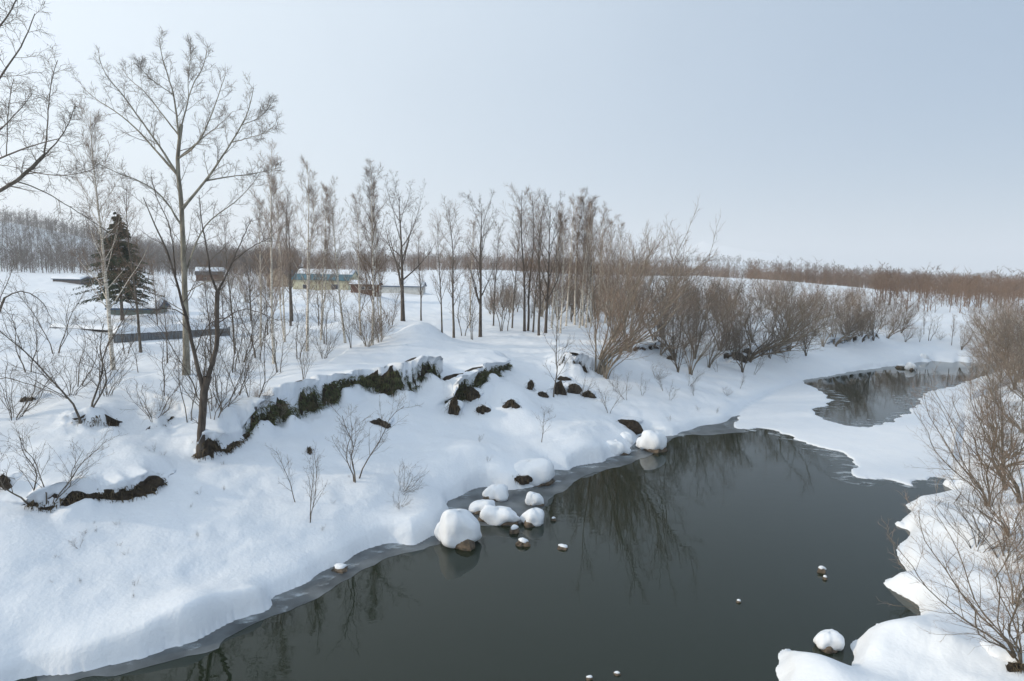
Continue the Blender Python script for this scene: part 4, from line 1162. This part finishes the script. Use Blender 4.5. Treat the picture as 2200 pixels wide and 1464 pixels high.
for i in range(13):
    x = g_.uniform(1370, 1935); y = np.interp(x, [1370, 1480, 1750, 1935], [745, 775, 742, 722]) - g_.uniform(-6, 34)
    WROW.append((x, y, y - g_.uniform(55, 110)))
for (x, y, t) in WROW:
    plant(x + g_.uniform(-6, 6), y, t + 14 * g_.normal(), ['willow0', 'willow5', 'willow2', 'willow3', 'willow3', 'willow4', 'willow5'][g_.integers(7)], 'willow_clump', 'brown many stemmed willow on the brink ' + ('between mossy step and long low step' if x < 1530 else 'above the long low earth step' if x < 1740 else 'above the far pool and its dark step'), 'willow', G, rot=float(g_.uniform(-60, 60)), lean=float(g_.uniform(-4, 14)), wide=float(g_.uniform(.8, 1.2)))
G = 'brown thicket behind the birch grove'
for i in range(84):
    x = g_.uniform(1050, 1560)
    y = 650 + 34 * g_.random() + (x - 1050) * .05
    t = y - g_.uniform(60, 118) * (1.0 if x > 1150 else .6)
    plant(x, y, t, ['willow0', 'willow2', 'willow3', 'slender0', 'willow3', 'birch1'][g_.integers(6)], 'thicket_shrub', 'reddish brown shrub of the thicket ' + ('on the open snow left of the birch grove' if x < 1180 else 'right behind the birch grove' if x < 1330 else 'behind the tall leaning willows'), 'shrub', G, wide=float(g_.uniform(.7, 1.0)))
G = 'shrubs on the slope beyond the willow row'
for i in range(46):
    x = g_.uniform(1530, 1960)
    y = 655 + (x - 1530) * .055 + g_.uniform(-16, 40)
    t = y - g_.uniform(34, 80)
    kk = ['willow3', 'willow2', 'bush0', 'bush1', 'willow4'][g_.integers(5)]
    plant(x, y, t, kk, 'slope_shrub', {'willow3': 'few stemmed open shrub', 'willow2': 'reddish upright shrub', 'bush0': 'dense reddish round bush', 'bush1': 'sparse grey bush', 'willow4': 'low spreading grey shrub'}[kk] + (' on the white slope behind the long low step' if x < 1740 else ' on the white slope behind the far pool'), 'shrub', G, wide=float(g_.uniform(.8, 1.1)))
G = 'thin twigs of willow on the lower slope'
for (x, y, t) in [(1250, 850, 800), (1320, 840, 790), (1345, 860, 800), (1380, 850, 800), (1425, 840, 790), (1440, 860, 810), (1490, 850, 810), (1480, 830, 780), (1410, 815, 770), (1540, 800, 760), (1590, 835, 800), (1620, 805, 750), (1560, 850, 825), (1690, 780, 745)]:
    plant(x, y, t, ['sapling1', 'sapling2', 'bush1'][g_.integers(3)], 'slope_sapling', 'sparse leaning twigs on the snow below the willow row', 'shrub', G, rot=float(g_.uniform(0, 360)), lean=float(g_.uniform(5, 30)))

# ---- far bank beyond the pool
plant(1996, 732, 668, 'sapling1', 'sapling', 'warm lit tree with a forked trunk on the far bank', rot=0, wide=1.2)
plant(1985, 718, 665, 'slender0', 'slender_tree', 'warm lit leaning tree beside the forked one on the far bank', rot=60, lean=6, wide=1.4)
plant(2044, 742, 676, 'slender1', 'slender_tree', 'lone slim tree with its reflection in the far pool', rot=30, lean=4, wide=1.3)
plant(2066, 752, 692, 'willow1', 'willow_clump', 'small leaning willow at the water edge of the far pool', 'willow', rot=20, wide=.8)
plant(1976, 735, 700, 'sapling2', 'sapling', 'spindly sapling on the far bank', rot=0)
plant(2018, 730, 705, 'bush1', 'shrub', 'tiny bush on the far bank', 'shrub', rot=0)
G = 'willows on the far side of the pool'
for (x, y, t) in [(2120, 740, 650), (2150, 735, 640), (2185, 745, 640), (2210, 730, 620), (2110, 715, 650), (2160, 712, 640), (1945, 735, 690), (2100, 768, 735)]:
    plant(x, y, t, ['willow0', 'willow2'][g_.integers(2)], 'willow_clump', 'dense dark willow at the bend beyond the far pool', 'willow', G)

# ---- shrubs of the right bank
plant(2188, 1425, 1085, 'willow5', 'river_shrub', 'nearest willow shrub fanning out of a dark root on the scalloped snow', 'shrub', rot=180, wide=1.25)
plant(2212, 1390, 1150, 'willow3', 'river_shrub', 'tangled shrub crowding behind the nearest willow shrub', 'shrub', rot=60, wide=1.0)
plant(2122, 1086, 820, 'willow5', 'river_shrub', 'willow shrub bowed over the ice with long arching stems', 'shrub', rot=190, wide=1.0)
plant(2158, 1052, 790, 'willow3', 'river_shrub', 'tall willow with several straight grey stems by the ice', 'shrub', rot=20, wide=.8)
plant(2192, 1080, 790, 'willow5', 'river_shrub', 'tall willow with close paired stems next to the bowed shrub', 'shrub', rot=150, wide=.9)
plant(2160, 1200, 1010, 'bush1', 'river_shrub', 'low loose shrub between the bowed willow and the nearest shrub', 'shrub', rot=20, wide=1.2)
plant(2180, 1300, 1090, 'willow2', 'river_shrub', 'reddish tangle of thin stems in front of the spreading shrub', 'shrub', rot=210)
plant(2165, 1150, 960, 'willow5', 'river_shrub', 'arching willow shrub between the paired stems and the low bush', 'shrub', rot=170, wide=1.1)
plant(2100, 1180, 1040, 'bush1', 'river_shrub', 'sparse low bush on the edge of the scalloped snow', 'shrub', rot=10, wide=1.3)
plant(2215, 1230, 990, 'willow2', 'river_shrub', 'spreading shrub half hidden by the low loose shrub', 'shrub', rot=120)
G = 'brown willows lining the right bank'
for (x, y, t) in [(2195, 930, 800), (2120, 880, 800), (2205, 870, 750), (2130, 845, 730), (2180, 838, 680), (2215, 830, 650), (2150, 822, 715), (2195, 815, 660), (2090, 800, 757), (2120, 808, 740), (2170, 806, 690), (2220, 960, 720), (2190, 822, 650), (2150, 812, 700), (2140, 800, 690), (2165, 798, 665), (2200, 802, 650), (2225, 812, 640), (2180, 792, 670), (2210, 790, 650), (2140, 940, 810), (2170, 985, 850), (2150, 1010, 860)]:
    plant(x, y, t, ['willow3', 'willow5', 'willow3', 'willow4'][g_.integers(4)], 'river_willow', 'tan willow ' + ('in the dense belt at the bend beside the far pool' if y < 850 else 'in the open belt between the far pool and the bowed shrub'), 'willow', G, wide=float(g_.uniform(.8, 1.1)))
G = 'dry stalks poking through the snow'
for (x, y, t) in [(170, 1178, 1140), (272, 1192, 1176), (292, 1258, 1236), (288, 1282, 1266), (430, 1062, 1045), (1030, 950, 930), (1048, 992, 975), (692, 1140, 1124), (1180, 890, 868), (1540, 888, 872), (410, 1090, 1078), (1500, 882, 868), (1440, 905, 890), (822, 950, 938), (330, 972, 950)] + [(g_.uniform(60, 900), 0, 0) for _ in range(26)]:
    if not y:
        y = 1330 - x * .28 - g_.uniform(20, 260); t = y - g_.uniform(8, 18)
    plant(x, y, t, 'sapling2', 'dry_stalk', 'tiny dry branched stalk poking out of smooth snow', 'stalk', G, lean=float(g_.uniform(-25, 25)), wide=1.2)
set_plants()
# ------------------------------------------------------------------ the spruce behind the corrugated wall
def build_spruce():
    b = ground_hit(263, 688)
    g = np.random.default_rng(300)
    H = (688 - 462) / F_PX * b[1]
    root = empty('spruce_tree', b)
    tag(root, 'dark green spruce with bare lower trunk by the buried teal shed', 'tree')
    V, Fc = tubes(*[a[None] for a in stem([(0, 0, -.4), (0, 0, H * .3), (.03, 0, H * .7), (0, 0, H)], .14, .02, 12)], 8)
    obj('trunk', mesh_np('spruce_trunk', V, Fc, [M['bark_dark']], True), root)
    P0, R0, N0 = [], [], []
    n = 190
    for i in range(n):
        t = (i / n) ** 1.15
        z = H * (.22 + .79 * t)
        z = H * (.22 + .77 * (round(t * 15) + g.normal(0, .36)) / 15)      # whorls with gaps between
        L = (H * .42 * (1 - t) ** .85 + .08) * g.uniform(.35, 1.12) * (1.0 if t > .1 else .75)
        az = i * 2.399 + g.normal(0, .3)
        d = np.array([math.cos(az), math.sin(az), 0])
        q = []
        for k in range(6):
            s = k / 5
            q.append(np.array([0, 0, z]) + d * L * s + np.array([0, 0, L * (.12 * s - .42 * s * s + .12 * s ** 3)]))
        P0.append(q)
    P0 = np.array(P0)
    R0 = np.tile(np.linspace(.022, .006, 6), (n, 1))
    Vb, Fb = tubes(P0, R0, 3)
    # needle sprays: short slim leaves along each bough and its side shoots
    m = 120
    k = g.uniform(.12, 1, (n, m)) * 5
    i0 = np.clip(k.astype(int), 0, 4); w = (k - i0)[..., None]
    bi = np.arange(n)[:, None]
    p = P0[bi, i0] * (1 - w) + P0[bi, i0 + 1] * w
    d = P0[bi, i0 + 1] - P0[bi, i0]; d /= np.linalg.norm(d, axis=2, keepdims=True)
    side = np.cross(d, np.array([0, 0, 1.])); side /= np.linalg.norm(side, axis=2, keepdims=True)
    sg = np.where(g.random((n, m, 1)) < .5, 1, -1)
    L = (g.uniform(.14, .42, (n, m, 1))) * (1.05 - k[..., None] / 7)
    span = np.linalg.norm(P0[:, -1] - P0[:, 0], axis=1)[:, None, None]
    p = p + side * sg * span * g.uniform(0, .30, (n, m, 1)) * (1.1 - k[..., None] / 5) + np.array([0, 0, -.10]) * g.random((n, m, 1))
    tip = p + d * L * .6 + side * sg * L * .8 + np.array([0, 0, -.25]) * L + g.normal(0, .03, (n, m, 3))
    nn = g.normal(0, 1, (n, m, 3)); ax = np.cross(tip - p, nn); ax /= np.linalg.norm(ax, axis=2, keepdims=True)
    ww = .042
    mid = (p + tip) / 2
    Vn = np.stack([p, mid + ax * ww, tip, mid - ax * ww], 2).reshape(-1, 3)
    Fn = np.arange(len(Vn)).reshape(-1, 4)
    V = np.concatenate([Vb, Vn]); Fc = np.concatenate([Fb, Fn + len(Vb)])
    me = mesh_np('spruce_crown', V, Fc, [M['bark_dark'], M['needles']], False, np.r_[np.zeros(len(Fb)), np.ones(len(Fn))])
    obj('crown', me, root)
build_spruce()

# ------------------------------------------------------------------ farm buildings
def plain(name, c, rough=.7, var=.8, scale=3, bump=0.0, stretch=(1, 1, 1)):
    M[name] = mat_noise(name, tuple(v * var for v in c), c, scale, rough, 5, bump, None, stretch)
plain('cream_wall', (.52, .50, .36)); plain('white_wall', (.6, .6, .57)); plain('teal_metal', (.035, .15, .21), .45, .8); plain('brown_wood', (.14, .075, .055), .8, .7, 6, .3, (1, 1, 6))
plain('grey_metal', (.20, .22, .24), .5, .8, 4); plain('dark_metal', (.06, .055, .06), .6, .7, 4); plain('tan_wall', (.30, .26, .20)); plain('blue_metal', (.05, .10, .18), .5); plain('dark_glass', (.03, .045, .07), .15)
plain('blue_tarp', (.03, .09, .16), .5); plain('green_wall', (.16, .20, .18), .7)

def bx(name, parent, x0, x1, y0, y1, z0, z1, mat, bev=0.0):
    bm = bmesh.new()
    bmesh.ops.create_cube(bm, size=1)
    for v in bm.verts:
        v.co = ((x0 + x1) / 2 + v.co.x * (x1 - x0), (y0 + y1) / 2 + v.co.y * (y1 - y0), (z0 + z1) / 2 + v.co.z * (z1 - z0))
    if bev:
        bmesh.ops.bevel(bm, geom=list(bm.edges), offset=bev, segments=3, affect='EDGES')
    me = bpy.data.meshes.new(name); bm.to_mesh(me); bm.free()
    me.materials.append(M[mat])
    if bev:
        for p in me.polygons: p.use_smooth = True
    return obj(name, me, parent)

def prism(name, parent, prof, x0, x1, mat):
    """profile in (y,z) pushed along x"""
    n = len(prof)
    V = [(x0, y, z) for y, z in prof] + [(x1, y, z) for y, z in prof]
    bm = bmesh.new()
    vs_ = [bm.verts.new(v) for v in V]
    bm.faces.new(vs_[:n][::-1]); bm.faces.new(vs_[n:])
    for i in range(n):
        bm.faces.new([vs_[i], vs_[(i + 1) % n], vs_[n + (i + 1) % n], vs_[n + i]])
    bmesh.ops.recalc_face_normals(bm, faces=list(bm.faces))
    me = bpy.data.meshes.new(name); bm.to_mesh(me); bm.free()
    me.materials.append(M[mat])
    return obj(name, me, parent)

def drift(name, parent, x0, x1, y0, y1, z, h, mat='snow', seed=0, tilt=0.0):
    """a pillow of snow lying on a roof or wall: rounded edges, uneven thickness"""
    nx, ny = 40, 12
    X, Y = np.meshgrid(np.linspace(0, 1, nx), np.linspace(0, 1, ny))
    e = np.minimum(np.minimum(X, 1 - X) * (x1 - x0), np.minimum(Y, 1 - Y) * (y1 - y0))
    t = np.clip(e / max(h, .05), 0, 1)
    x, y = x0 + X * (x1 - x0), y0 + Y * (y1 - y0)
    zt = z + tilt * (y - y0) + h * np.sqrt(np.maximum(0, 1 - (1 - t) ** 2)) * (1 + 1.0 * fbm(x + seed * 7, y, 1.6, 3, seed)) + .01
    V = np.c_[x.ravel(), y.ravel(), zt.ravel()]
    idx = np.arange(nx * ny).reshape(ny, nx)
    Fc = np.stack([idx[:-1, :-1], idx[:-1, 1:], idx[1:, 1:], idx[1:, :-1]], -1).reshape(-1, 4)
    return obj(name, mesh_np(name, V, Fc, [M[mat]], True), parent)

def gable(name, label, px, py, w, dp, hw, hr, rot, wall, roof, snow, cat='house', over=.35, windows=(), wpx=None, sink=0.0):
    """gabled house: ridge along local x; front wall at y=-dp/2"""
    b = ground_hit(px, py)
    b[2] -= .5 + sink
    sc = wpx / F_PX * b[1] / w if wpx else 1.0      # real width from the width in the photo at that distance
    w, dp, hw, hr, over = w * sc, dp * sc, hw * sc, hr * sc, over * sc
    windows = [tuple(v * sc for v in q) for q in windows]
    root = empty(name, b)
    root.rotation_euler = (0, 0, R(rot))
    tag(root, label, cat)
    hw += .5
    prism('wall', root, [(-dp / 2, -.6), (dp / 2, -.6), (dp / 2, hw), (0, hw + hr), (-dp / 2, hw)], -w / 2, w / 2, wall)
    sl = hr / (dp / 2)
    e = dp / 2 + over
    ze = hw - sl * over
    t = .10
    rf = prism('roof', root, [(-e, ze + .01), (0, hw + hr + .02), (e, ze + .01), (e, ze + t + .01), (0, hw + hr + t + .03), (-e, ze + t + .01)], -w / 2 - over, w / 2 + over, roof)
    if snow:
        f0, f1, th = snow            # fraction of the slope from eave to ridge that still carries snow
        for sgn in (-1, 1):
            ya, yb = -e * (1 - f0), -e * (1 - f1)
            o = drift('roof_snow', rf, -w / 2 - over * .8, w / 2 + over * .8, ya, yb, hw + hr + t + .03 + sl * ya, th, 'snow', int(px), sl)
            if sgn > 0:
                o.rotation_euler = (0, 0, math.pi)
    for (wx, wz, ww, wh) in windows:
        f = bx('window', root, wx - ww / 2, wx + ww / 2, -dp / 2 - .05, -dp / 2 + .02, wz + .5, wz + wh + .5, 'white_wall')
        bx('pane', f, wx - ww / 2 + .06, wx + ww / 2 - .06, -dp / 2 - .06, -dp / 2 - .045, wz + .56, wz + wh + .44, 'dark_glass')
    return root

gable('farmhouse', 'cream walled farmhouse with a teal metal roof half covered in snow', 704, 622, 12.5, 8.5, 3.0, 2.0, -4, 'cream_wall', 'teal_metal', (.55, .99, .16), windows=[(3.2, .9, 1.6, 1.2), (-3.4, .9, 1.2, 1.0)], wpx=118, sink=.6)
gable('gabled_shed', 'tan gabled shed turned end on beside the teal roofed farmhouse', 622, 615, 9, 7.5, 2.8, 2.4, 66, 'tan_wall', 'dark_metal', None, 'shed', wpx=70)
gable('flat_shed', 'long low shed with a fully snow covered roof and blue trim', 850, 622, 15, 6.5, 1.7, 1.0, 3, 'white_wall', 'blue_metal', (.02, .99, .28), 'shed', wpx=122, sink=.5)
gable('brown_hut', 'low brown wooden hut half buried in front of the long white roofed shed', 787, 630, 5.6, 3.0, 1.7, .35, 0, 'brown_wood', 'brown_wood', (.02, .99, .25), 'hut', windows=[(-.3, .75, .9, .6), (1.1, .75, .9, .6)], wpx=58)
gable('dark_barn', 'dark brown barn with snow on one roof slope behind the young trees', 452, 602, 8.5, 7.5, 2.6, 2.1, 24, 'brown_wood', 'dark_metal', (.45, .99, .18), 'barn', windows=[(-1.5, .6, 1.2, 1.0)], wpx=52, sink=.4)
gable('buried_shed', 'small teal shed buried in snow to its eaves beside the spruce', 300, 672, 5.0, 3.6, 1.5, .8, 12, 'green_wall', 'blue_metal', (.02, .99, .34), 'shed', wpx=90, sink=.7)
gable('low_store', 'low dark roofed store buried to its roof behind the spruce', 158, 606, 9, 5, .8, .7, -6, 'dark_metal', 'blue_tarp', (.02, .99, .3), 'store', wpx=64)

# the dark roof of a sunken lean-to and the corrugated wall with snow along its top
def long_wall(name, label, a_px, b_px, h, mat, snow, panels, thick=.18, cat='wall'):
    a, b = ground_hit(*a_px), ground_hit(*b_px)
    L = math.hypot(b[0] - a[0], b[1] - a[1])
    root = empty(name, (a[0], a[1], min(a[2], b[2]) - .1))
    root.rotation_euler = (0, 0, math.atan2(b[1] - a[1], b[0] - a[0]))
    tag(root, label, cat)
    w = L / panels
    n = max(4, int(w / .14))
    for i in range(panels):
        # one corrugated sheet
        xs = np.linspace(0, w - .02, n * 2 + 1)
        ys = .02 * np.where(np.arange(n * 2 + 1) % 2, 1, -1) - .01 * (i % 2)
        g = h * (1 + rng.uniform(-.12, .06))
        V = np.r_[np.c_[xs, ys, np.full(len(xs), -.4)], np.c_[xs, ys, np.full(len(xs), g)], np.c_[xs, ys + thick, np.full(len(xs), g)], np.c_[xs, ys + thick, np.full(len(xs), -.4)]]
        k = len(xs); I = np.arange(4 * k).reshape(4, k)
        Fc = np.stack([I[:-1, :-1], I[:-1, 1:], I[1:, 1:], I[1:, :-1]], -1).reshape(-1, 4)
        o = obj('panel', mesh_np('panel', V, Fc, [M[mat]]), root, (i * w, 0, 0))
        o.location.z = -.10 * i / panels * h - rng.uniform(0, .08)
        o.rotation_euler = (R(rng.uniform(-6, 3)), R(rng.uniform(-1.2, 1.2)), 0)
    if snow:
        drift('snow_cap', root, .02, L * snow[2], -.28, snow[1], h - .10, snow[0], 'snow', 5)
    return root
long_wall('corrugated_wall', 'grey corrugated sheet wall topped with a thick pillow of snow', (246, 738), (496, 722), .80, 'grey_metal', (.55, 1.6, .97), 7)
long_wall('sunken_roof_edge', 'dark brown board edge of a sunken lean to beside the corrugated wall', (112, 702), (243, 716),   .42, 'dark_metal', (.30, 1.6, 1.0), 4, cat='lean to')

# ------------------------------------------------------------------ woods in the distance: masses of bare trees nobody could count
def far_tree(seed, H=9.0, limbs=12, twigs=44, wid=.26, fat=1.0, low=.12):
    g = np.random.default_rng(seed)
    V, Fc = [], []
    def tri(a, b, w):
        d = b - a; s = np.cross(d, g.normal(0, 1, 3)); s /= np.linalg.norm(s) + 1e-9
        n = len(V)
        V.extend([a - s * w, a + s * w, b]); Fc.append((n, n + 1, n + 2))
    for k in range(3):
        an = k * 2.1
        n = len(V)
        V.extend([np.array([math.cos(an) * .10, math.sin(an) * .10, -.4]), np.array([math.cos(an + 2.1) * .10, math.sin(an + 2.1) * .10, -.4]), np.array([0, 0, H])])
        Fc.append((n, n + 1, n + 2))
    ends = []
    for i in range(limbs):
        t = g.uniform(low, .9); az = g.uniform(0, 6.28); L = H * wid * (1.25 - t) * g.uniform(.7, 1.3)
        a = np.array([0, 0, H * t]); b = a + np.array([math.cos(az) * L, math.sin(az) * L, L * g.uniform(.9, 1.5)])
        tri(a, b, .045 * fat); ends.append((a, b))
    for i in range(twigs):
        a, b = ends[g.integers(len(ends))]
        p = a + (b - a) * g.uniform(.25, 1.0)
        q = p + np.array([g.normal(0, .45), g.normal(0, .45), g.uniform(.2, 1.1)])
        tri(p, q, .05 * fat)
    return np.array(V), np.array(Fc)

def far_spruce(seed, H=10.0):
    g = np.random.default_rng(seed)
    V, Fc = [], []
    for i in range(70):
        t = g.uniform(.12, 1); az = g.uniform(0, 6.28); L = H * .2 * (1.02 - t) + .1
        a = np.array([0, 0, H * t]); b = a + np.array([math.cos(az) * L, math.sin(az) * L, -.25 * L])
        s = np.array([-math.sin(az), math.cos(az), 0]) * .28
        n = len(V); V.extend([a + s * .4, b + s, b - s]); Fc.append((n, n + 1, n + 2))
    return np.array(V), np.array(Fc)

FT = [far_tree(500 + i) for i in range(6)]
FB = [far_tree(560 + i, limbs=14, twigs=46, wid=.3, low=.02) for i in range(5)]
FR = [far_tree(540 + i, limbs=6, twigs=26, fat=4.0) for i in range(5)]
FS = [far_spruce(520 + i) for i in range(2)]
def wood(name, label, pts, hs, mat, seed, protos=FT, H0=9.0, w=1.0):
    g = np.random.default_rng(seed)
    z = height(pts[:, 0], pts[:, 1])
    Vs, Fs, n = [], [], 0
    for k, (V, Fc) in enumerate(protos):
        sel = np.nonzero(np.arange(len(pts)) % len(protos) == k)[0]
        if not len(sel): continue
        a = g.uniform(0, 6.28, len(sel)); s = hs[sel] / H0
        c, sn = np.cos(a)[:, None], np.sin(a)[:, None]
        x = (V[None, :, 0] * c - V[None, :, 1] * sn) * (s * w)[:, None] + pts[sel, 0][:, None]
        y = (V[None, :, 0] * sn + V[None, :, 1] * c) * (s * w)[:, None] + pts[sel, 1][:, None]
        zz = V[None, :, 2] * s[:, None] + z[sel][:, None]
        Vs.append(np.stack([x, y, zz], -1).reshape(-1, 3))
        Fs.append((Fc[None] + (np.arange(len(sel)) * len(V))[:, None, None]).reshape(-1, 3) + n)
        n += len(sel) * len(V)
    tag(obj(name, mesh_np(name, np.concatenate(Vs), np.concatenate(Fs), [mat])), label, 'forest', kind='stuff')

def scatter(n, px0, px1, d0, d1, seed, clump=.0, thr=-.5, sc=40):
    g = np.random.default_rng(seed)
    px = g.uniform(px0, px1, n * 3)
    d = np.sqrt(g.uniform(d0 ** 2, d1 ** 2, n * 3))
    x, y = (px - 1100) / 1300 * d, d
    k = fbm(x, y, sc, 2, seed) > thr
    return np.c_[x, y][k][:n]

M['wood_brown'] = mat_noise('winter_wood', (.095, .062, .043), (.19, .128, .088), .05, .9, 4)
M['wood_dark'] = mat_noise('hill_wood', (.055, .042, .034), (.115, .088, .068), .05, .9, 4)
def hs(n, a, b, seed):
    return np.random.default_rng(seed).uniform(a, b, n) * np.random.default_rng(seed + 50).choice([.7, .85, 1.0, 1.25], n, p=[.3, .3, .3, .1])
p = scatter(3900, -110, 640, 185, 430, 601); wood('hill_forest', 'grey brown bare forest covering the hill behind the snow field', p, hs(len(p), 6.5, 10, 1), M['wood_dark'], 1, FB)
p = scatter(3000, 430, 1560, 205, 420, 602); wood('field_edge_forest', 'brown bare wood along the back edge of the field', p, hs(len(p), 5, 8.5, 2), M['wood_brown'], 2, FB)
p = np.r_[scatter(2000, 1870, 2500, 92, 240, 603), scatter(900, 1600, 1900, 150, 260, 607)]; wood('river_plain_wood', 'brown low wood filling the plain at the river bend', p, hs(len(p), 3.6, 5.6, 3), M['wood_brown'], 3, FB, w=1.25)
p = scatter(3000, 1500, 2500, 240, 620, 604); wood('plain_forest', 'brown forest on the plain below the low hills', p, hs(len(p), 4.5, 7, 4), M['wood_brown'], 4, w=1.2)
p = scatter(4600, 200, 2500, 620, 1150, 605, thr=-.2, sc=120); wood('ridge_forest', 'bluish bare forest on the low ridges behind', p, hs(len(p), 7, 11, 5), M['wood_dark'], 5, FR, w=1.3)
p = scatter(260, 500, 2500, 300, 900, 606, thr=.05, sc=60); wood('spruce_stand', 'scattered dark spruces standing above the bare forest', p, hs(len(p), 7, 11, 6), M['needles'], 6, FS, 10.0)

# ------------------------------------------------------------------ the pale mountain, almost lost in the haze
def build_mountain():
    d = 4000.0
    cx, cy = at(1500, d)
    n = 120
    X, Y = np.meshgrid(np.linspace(-1100, 1100, n), np.linspace(-800, 800, n))
    r = np.sqrt((X / 700) ** 2 + (Y / 600) ** 2)
    Z = 235 * np.exp(-1.8 * r) + 60 * np.exp(-((X - 420) / 380) ** 2 - (Y / 400) ** 2)
    Z = Z * (1 + .25 * fbm(X, Y, 240, 4, 900)) - 6
    Z = Z - 30 * sm(.9, 1.5, r)
    V = np.c_[X.ravel() + cx, Y.ravel() + cy, Z.ravel()]
    idx = np.arange(n * n).reshape(n, n)
    Fc = np.stack([idx[:-1, :-1], idx[:-1, 1:], idx[1:, 1:], idx[1:, :-1]], -1).reshape(-1, 4)
    tag(obj('mountain', mesh_np('mountain', V, Fc, [M['snow']], True)), kind='structure')
build_mountain()

# ------------------------------------------------------------------ haze: a closed box of thin air round everything
def build_haze():
    bm = bmesh.new()
    bmesh.ops.create_cube(bm, size=1)
    for v in bm.verts:
        v.co = (v.co.x * 11000, v.co.y * 11000, v.co.z * 272 + 134)
    me = bpy.data.meshes.new('haze'); bm.to_mesh(me); bm.free()
    m = bpy.data.materials.new('haze_air'); m.use_nodes = True
    N, L = m.node_tree.nodes, m.node_tree.links
    N.clear()
    out = N.new('ShaderNodeOutputMaterial'); v = N.new('ShaderNodeVolumePrincipled')
    v.inputs['Color'].default_value = (.93, .96, 1.0, 1)
    v.inputs['Density'].default_value = HAZE_DENSITY
    v.inputs['Anisotropy'].default_value = 0.2
    L.new(v.outputs[0], out.inputs['Volume'])
    me.materials.append(m)
    tag(obj('haze', me), kind='stuff')
HAZE_DENSITY = 0.0005
build_haze()
